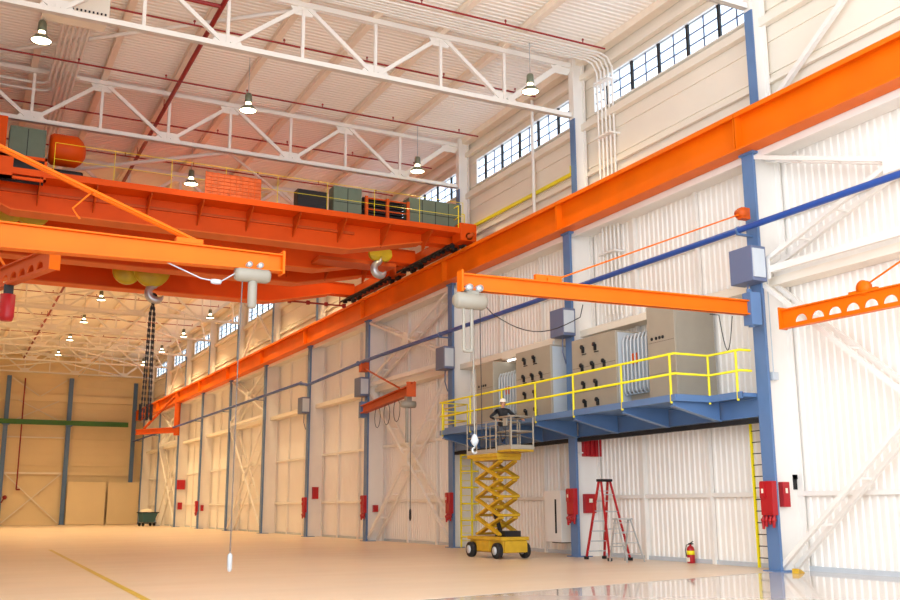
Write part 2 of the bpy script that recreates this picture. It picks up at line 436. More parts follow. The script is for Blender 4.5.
tr_labels = {-1:'white roof truss directly overhead near the camera', 0:'white roof truss meeting the wall at the top right corner of the view',
  1:'large white roof truss crossing the top of the view above the middle mezzanine column', 2:'white roof truss whose bottom chord passes just above the near crane cabinets',
  3:'white roof truss next beyond the one over the near crane', 4:'white roof truss seen just under the farther crane, nearest of the distant ones'}
tr0 = None
for i in range(-1, 11):
    lb = tr_labels.get(i, 'distant white roof truss between the farther crane and the end wall'); gr = 'distant roof trusses' if i > 4 else None
    y = cyi(i)+.05
    if tr0 is None: tr0 = make_truss(lb); tr0.location.y = y
    else: dup(tr0, (0, y, ZB), lb, group=gr)
    # half-bay sub truss only beyond the cranes is not needed
# bracing between trusses: one strut in the top-chord plane, a V in each bay of the bottom-chord plane
def strut(a, b, r, label, group=None):
    o_ = Vector(a); single('bracing_strut', MB().tube([a, b], r, 6), 'white', label, 'brace', a, group=group)
strut((9.05,cyi(1)+.2,ZT-.05), (-.75,cyi(2)-.1,ZT-.05), .08, 'white diagonal strut under the roof at upper left, in front of the conduit bundle')
strut((9.05,cyi(2)+.2,ZB), (-.75,cyi(3)-.1,ZB), .09, 'white diagonal strut just above the near crane, left of the orange mesh screen')
strut((9.05,cyi(2)+.2,ZB), (16.4,cyi(3)-.1,ZB), .06, 'white diagonal strut just above the near crane, right of the orange mesh screen')
for i in range(3, 10):
    y0, y1 = cyi(i)+.15, cyi(i+1)-.05
    for xa, xb in ((9.05,1.7),(9.05,16.4),(1.7,-.75),(16.4,18.8)):
        strut((xa,y0,ZB), (xb,y1,ZB), .075, 'white diagonal strut between distant truss bottom chords', 'distant roof bracing')
    strut((14.0,y0,ZT-.05), (4.15,y1,ZT-.05), .06, 'white diagonal strut between distant truss top chords', 'distant upper roof bracing')
for x in (1.85, 11.65):
    m = MB().tube([(x,YB,ZB-.0),(x,YF-.5,ZB-.0)], .05, 6)
    m = MB().tube([(x+.6,cyi(3),ZB+.11),(x+.6,YF-.5,ZB+.11)], .05, 6)
    single('tie_strut', m, 'white', 'long thin white tie running lengthwise through the distant roof trusses', 'brace', (x+.6, cyi(3), ZB+.1), group='long roof ties')

# ------------------------------------------------------------------ sprinkler pipes and conduits overhead
ZS = 17.0
m = MB().tube([(6.55, 27.8, ZS+.02), (6.55, YF-2, ZS+.02)], .085, 8); t = thing('sprinkler_main', 'thick red sprinkler main slanting across the roof at upper left', 'pipe', (6.55, 27.8, ZS))
m.build('main', 'redpipe', t, (6.55,27.8,ZS))
MB().tube([(6.55,28.7,ZS),(XL,28.7,ZS+.05)], .07, 8).build('branch', 'redpipe', t, (6.55,27.8,ZS))
m = MB()
for y in range(32, 110, 6): m.beam((6.55,y,ZS),(6.55,y,ZROOF-.2),.03)
build_split(m, 'hanger', 'redpipe', t, (6.55,27.8,ZS))
br0 = None
for kx, y in enumerate([21.1, 25.6, 30.1, 34.7, 39.2, 43.7, 48.3, 57.3, 66.4, 75.4, 84.5, 93.5]):
    if br0 is None:
        t = thing('sprinkler_branch', '', 'pipe', (0, y, ZS-.1))
        MB().tube([(XL,0,0),(18.9,0,0)], .032, 6).build('branch_pipe', 'redpipe', t)
        m = MB()
        for x in [18-3.0*j for j in range(8)]: m.tube([(x,0,0),(x,0,.14)],.018,5); m.lathe([(.045,.12),(.03,.17)],(x,0,0),n=6)
        build_split(m, 'sprinkler_head', 'redpipe', t, None, 2); br0 = t
    else: t = dup(br0, (0, y, ZS-.1))
    t['label'] = ['thin red sprinkler pipe overhead nearest the camera', 'thin red sprinkler pipe ending near the white conduits at top centre', 'thin red sprinkler pipe just beyond the large roof truss',
                  'thin red sprinkler pipe between the two nearest big roof trusses', 'thin red sprinkler pipe just above the near crane cabinets', 'thin red sprinkler pipe above the back of the near crane'][kx] if kx < 6 else 'distant thin red sprinkler pipe near the end of the roof'
    if kx >= 6: t['group'] = 'distant sprinkler pipes'
# conduit bundle crossing then going down the wall
t = thing('conduit_bundle', 'bundle of white conduits crossing the roof and dropping down the wall', 'conduit', (WL-.35, 26.6, 8.0))
for j in range(5):
    yy = 26.3+.17*j; xw = WL-.22-.04*j
    MB().tube([(XL+9, yy, 17.12), (xw-.5, yy, 17.12), (xw-.18, yy, 17.02), (xw, yy, 16.7), (xw, yy, 11.9), (xw, yy, 7.9)], .042, 6).build('conduit', 'white', t, (WL-.35, 26.6, 8.0))
m = MB()
for zz in (8.6, 10.0, 12.6, 14.2, 16.2): m.box(WL-.5, WL-.05, 26.2, 27.1, zz, zz+.06)
m.box(12,12.06,26.2,27.1,17.17,17.2); build_split(m, 'strap', 'white', t, (WL-.35, 26.6, 8.0))
t = thing('conduit_bundle', 'bundle of six pale conduits slung under the roof at upper left', 'conduit', (2.7, 36, 17.1))
for j in range(6):
    xx = 2.25+.16*j
    pts = [(xx, 32, 17.1), (xx, 56, 17.1)] if j > 1 else [(xx, 32, 17.1), (xx, 37.2+.7*j, 17.1), (xx-.15, 37.5+.7*j, 17.1), (xx-.5, 37.6+.7*j, 17.1), (XL, 37.6+.7*j, 17.1)]
    MB().tube(pts, .055, 6).build('conduit', 'white', t, (2.7, 36, 17.1))
m = MB()
for y in (32.4, 36.6, 40): m.box(2.1, 3.25, y, y+.07, 17.14, 17.19)
build_split(m, 'strap', 'siding', t, (2.7, 36, 17.1))
single('wall_conduit', MB().tube([(WL-.3,31.5,17.4),(WL-.3,31.5,11.2)], .07, 8), 'white', 'single white vertical pipe on the upper wall left of the conduit bundle', 'conduit', (WL-.3,31.5,11.2))
single('handrail_bar', MB().box(WL-.2, WL-.12, 28.6, 38.5, 13.55, 13.68).box(WL-.5, WL-.12, 28.6, 28.68, 13.5, 13.75), 'yellow', 'yellow bar fixed along the upper wall above the runway', 'bar', (WL-.2, 28.6, 13.55))
# hanging heater top left
t = thing('unit_heater', 'square pale hanging heater with louvres at the top left', 'heater', (3.0, 27.0, 16.3))
p = at(84, 4, 1, 29.6)
t.location = (p.x, 29.6, p.z-.4)
MB().box(-1.15,.7,-.5,.5,-.15,.7).build('housing', 'siding', t, bevel=.03)
m = MB()
for j in range(15): m.box(-1.05+.115*j, -1.0+.115*j, -.53, -.5, -.1, -.04)
m.build('louvre', 'dark', t)
MB().box(-.5,-.46,-.02,.02,.7,ZROOF-.1-p.z+.4).box(.46,.5,-.02,.02,.7,ZROOF-.1-p.z+.4).build('hanger', 'white', t)

# ------------------------------------------------------------------ high-bay lamps
lamp0 = None
LC = (1.0, .77, .42)
def lamp_light(loc, e):
    l = bpy.data.lights.new('high_bay_light', 'SPOT'); l.energy = e; l.color = LC; l.spot_size = math.radians(150); l.spot_blend = .6; l.shadow_soft_size = .22
    return l
def make_lamp(loc):
    t = thing('high_bay_lamp', '', 'ceiling lamp', loc)
    MB().lathe([(.0,.30),(.10,.30),(.12,.24),(.13,-.0),(.11,-.03)], (0,0,.42), n=16).build('ballast', 'lampbody', t)
    MB().lathe([(.09,.22),(.10,.14),(.11,.13)], (0,0,.18), n=16).build('socket_glow', 'lens', t)
    MB().lathe([(.07,.20),(.16,.17),(.27,.05),(.31,-.02),(.30,-.03),(.25,.05),(.10,.15)], (0,0,.1), n=20).build('shade', 'lampbody', t)
    MB().lathe([(.0,.0),(.2,.0),(.28,.02)], (0,0,.075), n=20).build('lens', 'lens', t)
    MB().tube([(0,0,.7),(0,0,2.1)], .015, 5).build('rod', 'steel', t)
    return t
lamps = []
pos = []
for j in range(9):
    pos.append((16.6, 26.75+B*j)); 
    pos.append((8.5, 23.5+B*j)); pos.append((1.5, 21+B*j))
named = {(532,90):(16.6,26.75), (249,110):(8.5,32.6), (417,168):(16.6,35.8), (192,180):(8.5,41.6), (40,40):(1.3,30.0)}
zl = 15.25
lab = {(16.6,26.75):'high-bay lamp hanging beside the large truss end at top centre right', (8.5,32.55):'lit high-bay lamp hanging left of centre under the roof',
       (16.6,35.8):'lit high-bay lamp just above the near crane cabinets', (8.5,41.6):'small high-bay lamp seen just above the near crane walkway', (1.3,30.05):'bright round high-bay lamp at the top left corner'}
for (x, y) in pos:
    if y > 104 or (x < 2 and 33 < y < 52): continue
    key = min(lab, key=lambda q: abs(q[0]-x)+abs(q[1]-y)); hit = abs(key[0]-x)+abs(key[1]-y) < .6
    if lamp0 is None: lamp0 = t = make_lamp((x, y, zl))
    else: t = dup(lamp0, (x, y, zl))
    if hit: t['label'] = lab[key]
    else:
        t['label'] = 'small distant high-bay lamp glowing among the far trusses' if y > 45 else ('high-bay lamp overhead outside the top of the view' if y < 28 else 'high-bay lamp hidden beside the near crane')
        t['group'] = 'distant high-bay lamps' if y > 45 else 'lamps around the near crane'
    if 'group' in t and hit: del t['group']
    lo = bpy.data.objects.new('lamp_light', lamp_light(None, 0)); lo.data.energy = 280 if y < 46 else (620 if y < 80 else 1150)
    COL.objects.link(lo); lo.location = (x, y, zl-.02)

# ------------------------------------------------------------------ bracing on the long wall (every third bay) - two panels of X
def braceset(i, label):
    y0, y1 = cyi(i)+.1, cyi(i+1)-.1
    t = thing('wall_bracing', label, 'brace', (W+.5, y0, 0))
    def L(a, b, za, zb, w=.11):
        for dx in ((.1, .62) if b > a else (.135, .655)):
            MB().beam((W+dx-(W+.5),a-y0,za),(W+dx-(W+.5),b-y0,zb), w, w).build('diagonal', 'white', t)
        n = 7; m = MB()
        for q in range(1, n): 
            u = q/n; ya, zz = a+(b-a)*u, za+(zb-za)*u
            m.beam((-.4,ya-y0,zz),(.12,ya-y0,zz), .05)
        build_split(m, 'lacing', 'white', t)
    L(y0, y1, .1, 7.4); L(y1, y0, .1, 7.55); L(y0, y1, 7.9, 10.9); L(y1, y0, 7.9, 10.9)
    MB().box(-.45,-.33,0,y1-y0,7.6,7.78).box(.07,.19,0,y1-y0,7.6,7.78).build('strut', 'white', t)
    for yy, zz in ((.15,7.7),(y1-y0-.15,7.7),((y1-y0)/2,3.75),((y1-y0)/2,9.4)):
        MB().box(-.478,-.46,yy-.28,yy+.28,zz-.28,zz+.28).build('gusset', 'white', t)
    MB().beam((.2,0,12.3),(.2,(y1-y0)/2,15.3),.14).beam((.2,y1-y0,12.3),(.2,(y1-y0)/2,15.3),.14).build('upper_diagonal', 'white', t)
    return t
braceset(-1, 'large white cross bracing on the wall at the right edge of the view')
braceset(2, 'white cross bracing left of the mezzanine behind the short orange jib')
braceset(5, 'white cross bracing farther along the wall near the hanging hoist cable')
braceset(8, 'distant white cross bracing near the end wall corner')
# verticals (wall studs) between columns
st0 = None
for i in range(0, 10):
    for fr in (.36, .7):
        y = cyi(i)+B*fr
        if st0 is None:
            m = MB().box(-.12,0,-.05,.05,0,11.0); st0 = m.build('wall_stud', 'white'); st0.location = (WL-.06, y, 0)
            tag(st0, 'slim white vertical stud on the ribbed wall between two columns', 'wall stud', 'wall studs')
        else:
            c = st0.copy(); COL.objects.link(c); c.location = (WL-.06, y, 0)

# ------------------------------------------------------------------ end wall items
for xx, lb in ((11.62, 'dark blue column standing against the end wall, right of the two'), (5.45, 'dark blue column at the far left against the end wall')):
    t = thing('column', lb, 'column', (xx, YF-.6, 0))
    MB().box(-.22,.22,-.04,0,0,15.4).box(-.015,.015,0,.3,0,15.4).box(-.22,.22,.3,.34,0,15.4).build('shaft', 'blue', t)
    MB().box(-.3,.3,-.1,.4,0,.06).build('base_plate', 'blue', t)
t = thing('column', 'dark blue corner column above the white partitions on the end wall', 'column', (18.35, YF-.6, 4.2)); MB().box(-.2,.2,-.04,.3,0,11).build('shaft', 'blue', t)
t = thing('beam', 'green horizontal beam across the end wall', 'beam', (6, YF-.95, 10.3))
MB().ibeam((XL-6,0,.27),(17.7-6,0,.27),.4,.5,.05).build('beam_run', 'greenbeam', t)
MB().box(-.9,-.2,-.2,.3,-.08,.02).box(5.3,5.95,-.2,.3,-.08,.02).build('seat_bracket', 'blue', t)
t = thing('wall_bracing', 'tan cross bracing between two columns of the end wall', 'brace', (8.5, YF-.35, 0))
for (a, b, z0, z1) in ((-2.7,2.7,.2,5.2),(2.7,-2.7,.2,5.2),(-2.0,2.0,10.9,12.9),(2.0,-2.0,10.9,12.9),(-2.7,0,15.2,13.4),(2.7,0.2,15.2,13.4)):
    MB().beam((a,0,z0),(b,0.02 if a>0 else 0,z1),.14,.1).build('diagonal', 'siding', t)
MB().box(-2.8,2.8,-.05,.05,5.2,5.4).box(-2.8,2.8,-.05,.05,8.95,9.1).build('strut', 'siding', t)
for a, b, lb in ((11.9, 15.75, 'wide white partition panel against the end wall, left of the dark gap'), (16.0, 19.2, 'white partition panel in the end wall corner, right of the dark gap')):
    t = thing('partition', lb, 'partition', ((a+b)/2, YF-1.2, 0)); MB().box((a-b)/2,(b-a)/2,-.06,.06,0.02,4.25).build('panel', 'tan', t)
    MB().box((a-b)/2,(b-a)/2,-.1,.1,4.25,4.4).build('top_rail', 'tan', t)
t = thing('door_far', 'dark grey panel door frame at the far left of the end wall', 'door', (4.3, YF-.3, 3.3)); MB().box(-.95,.95,-.08,.04,0,2.9).build('panel', 'bluebox', t); MB().box(-1.05,1.05,-.1,.0,2.9,3.0).build('frame', 'dark', t)
del t['category']; t['kind'] = 'structure'; t.name = 'door_1'
t = thing('standpipe', 'red vertical pipe on the end wall between the two blue columns', 'pipe', (7.0, YF-.5, 3.6))
MB().tube([(0,0,0),(0,0,11.6)],.075,6).tube([(0,0,0),(.35,0,0)],.09,6).build('pipe_run', 'redpipe', t)
t = thing('hose_valve', 'small red valve beside the far left column of the end wall', 'valve', (5.95, YF-.75, 2.6))
MB().lathe([(.0,-.2),(.22,-.15),(.22,.15),(0,.2)],(0,0,.2),axis='y',n=10).build('wheel', 'redpipe', t); MB().tube([(-.3,.1,-.35),(0,.05,.2)],.07,6).build('stem', 'redpipe', t)
# bin
p = at(147, 525.2, 0, 17.75)
t = thing('waste_hopper', 'small dark teal wheeled hopper with a white bag, at the end wall corner', 'bin', (p.x, p.y, 0), .3); t.scale = (.8,.8,.8)
MB().prism([(-.75,-.6,.45),(.55,-.6,.45),(1.05,-.6,1.55),(-.95,-.6,1.55)], (0,1.2,0)).build('tub', 'teal', t, bevel=.03)
MB().box(-1.05,1.15,-.68,.68,1.5,1.62).build('rim', 'black', t)
MB().box(-1.0,.9,-.55,.55,.3,.42).build('dolly', 'black', t)
for sx in (-.75,.65):
    for sy_2 in (-.45,.45): MB().lathe([(.0,-.05),(.17,-.05),(.17,.05),(0,.05)],(sx,sy_2,.17),axis='y',n=12).build('caster', 'black', t)
m = MB().lathe([(.75,0),(.7,.22),(.45,.36),(0.0,.42)],(-.15,0,1.6),n=12); m.build('bag', 'cloth', t)

# ------------------------------------------------------------------ overhead travelling cranes
def make_crane(label, ya, yb, yw0, cx_detail, tr_x, name_side):
    ox, oy, oz = 7.0, (ya+yb)/2, 12.21
    t = thing('bridge_crane', label, 'overhead crane', (ox, oy, oz)); OFF = (ox, oy, oz)
    z1 = 12.98
    def prof(zb, ze): return [(XL+.3, z1), (XL+.3, ze), (XL+1.6, ze), (XL+3.2, zb), (13.7, zb), (17.0, ze), (18.35, ze), (18.35, z1)]
    for y in (ya, yb):
        m = MB(); m.prism([(x, y, z) for x, z in prof(11.72, 12.42)], (0,.62,0)); m.build('main_girder', 'crane', t, OFF)
        P = prof(11.72, 12.42); m = MB()
        for (xa, za), (xb, zb) in zip(P[1:-1], P[2:]):
            m.add([(xa,y-.12,za-.05),(xa,y+.74,za-.05),(xa,y+.74,za),(xa,y-.12,za),(xb,y-.12,zb-.05),(xb,y+.74,zb-.05),(xb,y+.74,zb),(xb,y-.12,zb)],
                  [(0,3,2,1),(4,5,6,7),(0,1,5,4),(1,2,6,5),(2,3,7,6),(3,0,4,7)]) if xb < 18.3 else None
        m.build('bottom_flange', 'crane_edge', t, OFF)
        m = MB().box(XL+.3,18.3,y-.06,y+.68,z1,z1+.05); m.box(XL+1,17.9,y+.28,y+.34,z1+.05,z1+.14); m.build('trolley_rail', 'orange_dark', t, OFF)
    # walkway on the near side with brackets
    m = MB(); m.box(XL+1,18.2,ya-1.05,ya,z1-.26,z1-.22); m.box(XL+1,18.2,ya-1.1,ya-1.05,z1-.32,z1-.1); m.build('walkway', 'crane', t, OFF)
    x = 16.9
    while x > XL+1:
        m = MB(); m.prism([(x,ya,z1-.27),(x,ya-1.0,z1-.27),(x,ya-1.0,z1-.40),(x,ya-.15,z1-.98),(x,ya,z1-1.05)], (.035,0,0)); m.build('bracket', 'orange_dark', t, OFF); x -= 1.85
    m = MB(); m.box(XL+1,13.9,ya-.1,ya,z1-.66,z1-.56); m.build('stiffener_rail', 'orange_dark', t, OFF)
    # far walkway (seen from below)
    m = MB(); m.box(XL+1,17.6,yb+.62,yb+1.5,z1-.06,z1); m.box(XL+1,17.6,yb+1.46,yb+1.52,z1-.2,z1); m.build('walkway', 'crane', t, OFF)
    x = 16
    while x > XL+1:
        m = MB(); m.prism([(x,yb+.62,z1-.07),(x,yb+1.45,z1-.07),(x,yb+.62,z1-.6)], (.035,0,0)); m.build('bracket', 'orange_dark', t, OFF); x -= 2.2
    # end trucks
    for xs in (18.36, XL+.45):
        m = MB(); m.box(xs,xs+.55,ya-.7,yb+1.3,12.42,12.92); m.build('end_truck', 'orange_dark', t, OFF, bevel=.02)
        for y in (ya-.35, ya+.45, yb+.1, yb+.9):
            MB().lathe([(.0,-.07),(.2,-.07),(.2,.05),(.24,.05),(.24,.08),(0,.08)],(xs+.27,y,12.42),axis='x',n=16).build('wheel', 'dark', t, OFF)
    # dark collector gear beside the rail
    m = MB()
    for q in range(12): 
        y = ya-.3+(yb-ya+1.2)*q/11; m.box(18.1,18.3,y,y+.16,12.2,12.38)
    m.tube([(18.05,ya-.6,12.3),(18.05,yb+1.4,12.3)],.05,6)
    m.build('collector_gear', 'black', t, OFF)
    # handrail of the far side and near end
    return t, OFF, z1
t, OFF, z1 = make_crane('nearer large orange overhead crane with grey cabinets on its walkway', 36.05, 39.75, 0, 1, 2, 'n')
Yk = 35.2
def crange(px0, py0, px1, py1, y):
    a = at(px0, py0, 1, y); b = at(px1, py1, 1, y); return a.x, b.x
def cabinet(x0, x1, y0, y1, z0, z2, m_, name, splits=0, hor=0):
    o = MB().box(x0,x1,y0,y1,z0,z2).build(name, m_, t, OFF, bevel=.015)
    m = MB()
    for q in range(1, splits+1): xx = x0+(x1-x0)*q/(splits+1); m.box(xx-.012,xx+.012,y0-.012,y0,z0+.05,z2-.05)
    for q in range(1, hor+1): zz = z0+(z2-z0)*q/(hor+1); m.box(x0+.03,x1-.03,y0-.012,y0,zz-.01,zz+.01)
    if splits or hor: m.build('door_seam', 'dark', o, None)
    if splits or hor:
        s_ = o.children[0]; s_.data.transform(Matrix.Translation(-Vector(OFF)))
    return o
# cabinets, left to right
zc = z1-.2
a, b = crange(333,190,361,190,35.5); cabinet(a,b,35.4,36.0,zc,zc+1.28,'green','control_cabinet',1,1)
a, b = crange(408,190,460,190,35.5); cabinet(a,b,35.4,36.0,zc,zc+1.25,'green','control_cabinet',3,1)
a, b = crange(363,190,404,190,35.7)
m = MB()
for q in range(8): zz = zc+.1+q*.13; m.box(a,b,35.7,35.95,zz,zz+.07)
m.box(a,b,35.95,36.0,zc,zc+.95); m.build('resistor_bank', 'dark', t, OFF)
cabinet(a+.2,b,36.2,36.7,zc,zc+1.15,'green','control_cabinet')
m = MB()
for q in (0, .5, 1.0): xx = a+(b-a)*q; m.box(xx-.06,xx+.06,35.25,35.35,zc,zc+1.0)
m.box(a,b,35.27,35.32,zc+.9,zc+.95); m.box(a,b,35.27,35.32,zc+.45,zc+.49); build_split(m, 'guard_bar', 'orange_dark', t, OFF)
a, b = crange(297,190,327,190,35.6); cabinet(a,b,35.5,36.0,zc+.2,zc+.98,'dark','resistor_box',0,3)
a, b = crange(205,180,260,190,35.1)
MB().box(a,b,35.0,35.06,zc-.05,zc+.95).build('mesh_screen', 'mesh', t, OFF)
m = MB()
for q in range(10): xx = a+(b-a)*q/9; m.box(xx-.012,xx+.012,34.985,35.0,zc-.05,zc+.95)
for q in range(8): zz = zc-.05+.14*q; m.box(a,b,34.98,35.0,zz-.01,zz+.01)
m.build('screen_bars', 'orange_dark', t, OFF)
# handrail along the walkway
m = MB()
a0 = at(55,150,1,35.1).x; b0 = at(462,215,1,35.1).x
for zz, r in ((1.2,.011),(.62,.009)): m.tube([(a0,35.02,zc+zz),(b0,35.02,zc+zz)], r, 6)
for q in range(9): xx = a0+(b0-a0)*q/8; m.tube([(xx,35.02,zc),(xx,35.02,zc+1.2)], .011, 6)
m.build('handrail', 'yellow', t, OFF)
m = MB()
for zz in (1.05,.55): m.tube([(18.1,35.0,zc+zz),(18.1,36.0,zc+zz),(18.9,36.0,zc+zz)], .02, 6)
for q in ((18.1,35.0),(18.9,36.0)): m.tube([(q[0],q[1],zc),(q[0],q[1],zc+1.05)], .02, 6)
m.build('end_handrail', 'yellow', t, OFF)
# end bogie block, orange, at the runway
MB().box(18.15,18.9,34.9,35.7,12.35,13.1).build('end_buffer_block', 'crane', t, OFF, bevel=.03)
MB().lathe([(0,-.3),(.1,-.3),(.1,.0),(.16,.0),(.16,.12),(0,.12)],(18.55,34.9,12.55),axis='y',n=12).build('buffer', 'orange_dark', t, OFF)
# trolley with drum and cabinets at left
a, b = at(8,150,1,36.5).x, at(45,150,1,36.5).x
zt0, zt1 = at(25,160,1,36.3).z, at(25,127,1,36.3).z; cabinet(a,b,36.3,37.0,zt0,zt1,'green','trolley_cabinet',1,0); cabinet(XL+.5,a-.1,36.0,37.0,zc+.2,zt1+.2,'crane','trolley_housing')
m = MB(); m.box(XL+.5,b+1.9,36.0,40.4,zc+.15,zc+.38); m.box(XL+.5,b+1.9,35.9,36.0,zc+.0,zc+.42); m.build('trolley_frame', 'orange_dark', t, OFF)
xd = at(70,150,1,36.6).x; zd_ = at(70,148,1,36.6).z
MB().lathe([(0,-.62),(.5,-.62),(.58,-.5),(.58,.3),(.42,.5),(.2,.62),(0,.62)],(xd-.05,37.0,zd_),axis='x',n=24).build('hoist_drum', 'crane', t, OFF)
MB().lathe([(0,-1.2),(.3,-1.2),(.3,1.2),(0,1.2)],(xd-.5,38.6,zc+.7),axis='x',n=20).build('cable_drum', 'dark', t, OFF)
MB().box(xd-.7,xd+.5,36.45,36.9,zc+.38,zc+.75).build('motor', 'dark', t, OFF, bevel=.08)
MB().lathe([(0,0),(.42,0),(.38,.25),(.2,.38),(0,.42)],(at(375,190,1,37.4).x,37.4,zc+.75),n=16).build('motor_cover', 'orange_dark', t, OFF)
# front sill at the walkway's left end; dark panel stands for shade in its opening
xe = at(47,165,1,34.95).x; za_, zb_ = at(25,180,1,34.95).z, at(25,156,1,34.95).z
m = MB(); m.box(XL+.5,xe,34.9,35.0,zb_-.1,zb_); m.box(XL+.5,xe,34.9,35.0,za_,za_+.09); m.box(xe-.08,xe,34.9,35.0,za_,zb_); m.box(XL+.5,xe-1.05,34.9,35.0,za_,zb_); m.build('front_sill', 'crane', t, OFF)
MB().box(XL+.5,xe-.05,35.3,35.35,za_,zb_).build('opening_shade', 'dark', t, OFF)
xm = at(415,187,1,36.4).x
MB().lathe([(0,-.4),(.17,-.4),(.17,.1),(.09,.12),(.09,.4),(0,.4)],(xm,36.4,zc+1.15),axis='x',n=14).build('yellow_motor', 'yellow', t, OFF)
MB().box(xm-.3,xm+.3,36.2,36.65,zc,zc+1.0).build('motor_stand', 'orange_dark', t, OFF)
m = MB(); xa = at(340,270,1,39.0).x
m.box(xa-1.1,xa+2.4,38.5,39.6,11.85,12.0); m.build('aux_frame', 'orange_dark', t, OFF)

def hook_block(px, py, Y, scale, name, label=None, nsh=2, hooksize=1, w=.5):
    """yellow sheave housing and a hook, centre of the hook at the given point"""
    p = at(px, py, 1, Y); s = scale
    blk = MB()
    for q in range(nsh):
        xx = p.x+(q-(nsh-1)/2)*.95*s
        blk.lathe([(0,-.14*s),(.55*s,-.14*s),(.6*s,-.1*s),(.6*s,.1*s),(.55*s,.14*s),(0,.14*s)],(xx,Y,p.z+1.15*s),axis='y',n=24)
    return p, blk
def hook_mesh(c, r, th):
    m = MB(); pts = []; rad = []
    pts.append((c[0], c[1], c[2]+r*1.9)); rad.append(th*.7); pts.append((c[0], c[1], c[2]+r*1.25)); rad.append(th*.75)
    for q in range(15):
        an = math.radians(100+q*17.5); pts.append((c[0]+r*math.cos(an), c[1], c[2]+r*math.sin(an))); rad.append(th*(.9+.35*math.sin(PI*q/14)) if q < 12 else th*(1.1-.3*(q-11)))
    m.tube(pts, rad, 10); return m
# auxiliary hook of the near crane
p = at(380,269,1,38.4)
hb = MB(); 
for s in (-1, 1): hb.lathe([(0,-.1),(.28,-.1),(.32,-.06),(.32,.06),(.28,.1),(0,.1)],(p.x+.22*s,38.4,p.z+.66),axis='y',n=20)
hb.box(p.x-.5,p.x+.5,38.3,38.5,p.z+.55,p.z+.85)
hbo = hb.build('hook_block', 'sheave', t, OFF)
h = hook_mesh((p.x,38.4,p.z), .28, .135); ho = h.build('hook', 'steel', hbo, OFF)
m = MB()
for s in (-.3,-.1,.1,.3): m.tube([(p.x+s,38.4,p.z+.8),(p.x+s,38.4,zc)], .018, 5)
m.build('hoist_rope', 'cable', t, OFF)
# main sheave block at the left
p = at(33,213,1,38.4)
hb = MB().lathe([(0,-.2),(.55,-.2),(.62,-.1),(.62,.1),(.55,.2),(0,.2)],(p.x,38.4,p.z+.1),axis='y',n=24).lathe([(0,-.2),(.55,-.2),(.62,-.1),(.62,.1),(.55,.2),(0,.2)],(p.x-.9,38.4,p.z+.1),axis='y',n=24)
hbo = hb.build('hook_block', 'sheave', t, OFF)
m = MB()
for s in (-.9,-.5,0,.4): m.tube([(p.x+s,38.4,p.z+.3),(p.x+s,38.4,zc)], .02, 5)
m.build('hoist_rope', 'cable', t, OFF)
# second crane
t2, OFF2, z1 = make_crane('farther large orange overhead crane just behind the nearer one', 42.7, 47.3, 0, 1, 2, 'f')
t = t2; OFF = OFF2
p1 = at(127,271,1,45.3); p2 = at(152,272,1,45.0)
hb = MB().lathe([(0,-.18),(.56,-.18),(.62,-.1),(.62,.1),(.56,.18),(0,.18)],(p1.x,45.3,p1.z),axis='y',n=24).lathe([(0,-.22),(.72,-.22),(.8,-.12),(.8,.12),(.72,.22),(0,.22)],(p2.x,45.0,p2.z+.1),axis='y',n=28)
hbo = hb.build('hook_block', 'sheave', t, OFF)
ph = at(156,293,1,45.0)
hook_mesh((ph.x,45.0,ph.z), .34, .15).build('hook', 'steel', hbo, OFF)
m = MB()
for s in (-.5,-.2,.2,.5): m.tube([(p2.x+s,45,p2.z),(p2.x+s,45,12.95)], .02, 5)
m.build('hoist_rope', 'cable', t, OFF)
m = MB(); m.box(p2.x-3.5,p2.x+1.8,42.7,47.9,zc+.15,zc+.4); m.box(p2.x-3,p2.x-1,44,46,zc+.4,zc+1.1); m.build('trolley_frame', 'orange_dark', t, OFF)
xa, xb = at(232,300,1,48.2).x, at(344,303,1,48.2).x; zz = at(290,301,1,48.2).z
m = MB().tube([(xa,48.2,zz),(xb,48.2,zz)],.05,6)
for q in range(7): xx = xa+(xb-xa)*q/6; m.box(xx-.08,xx+.08,48.12,48.28,zz-.1,zz+.1)
m.build('festoon_bar', 'redpipe', t, OFF)
for q in (0,.5,.96): MB().tube([(xa+(xb-xa)*q,48.2,zz),(xa+(xb-xa)*q,48.2,12.9)],.03,6).build('festoon_drop', 'redpipe', t, OFF)
# chain sling hanging from the hook of the farther crane
pb = at(147,418,1,45.0)
t = thing('chain_sling', 'black chain sling hanging from the hook of the farther crane', 'sling', (ph.x, 45.0, pb.z))
OFFs = (ph.x,45.0,pb.z)
zt = ph.z-.3
MB().lathe([(.10,-.05),(.17,-.05),(.17,.05),(.10,.05)],(ph.x-.1,45,zt+.12),axis='y',n=14).build('master_ring', 'dark', t, OFFs)
for q, (dx, dxb) in enumerate(((-.12,-.26),(.03,.04),(-.06,-.12),(.1,.16))):
    m = MB(); n = 42; top = zt+.05
    for j in range(n):
        u0, u1 = j/n, (j+1)/n; f_ = min(1, u0*8); f1 = min(1, u1*8)
        a_ = Vector((ph.x-.1+(dx*f_)*(1-u0)+dxb*u0*1.0*f_, 45+.05*(q-1.5)*f_, top+(pb.z-top)*u0)); b_ = Vector((ph.x-.1+(dx*f1)*(1-u1)+dxb*u1*f1, 45+.05*(q-1.5)*f1, top+(pb.z-top)*u1))
        m.beam(a_, b_+(b_-a_)*.15, .075 if j%2 else .03, .03 if j%2 else .075, up=(0,1,0))
    m.build('chain_leg', 'dark', t, OFFs)
m = MB()
for dx in (-.36,-.06,.12): m.box(ph.x+dx-.08,ph.x+dx+.02,44.94,45.06,pb.z-.1,pb.z+.6)
build_split(m, 'sling_hook', 'black', t, OFFs)

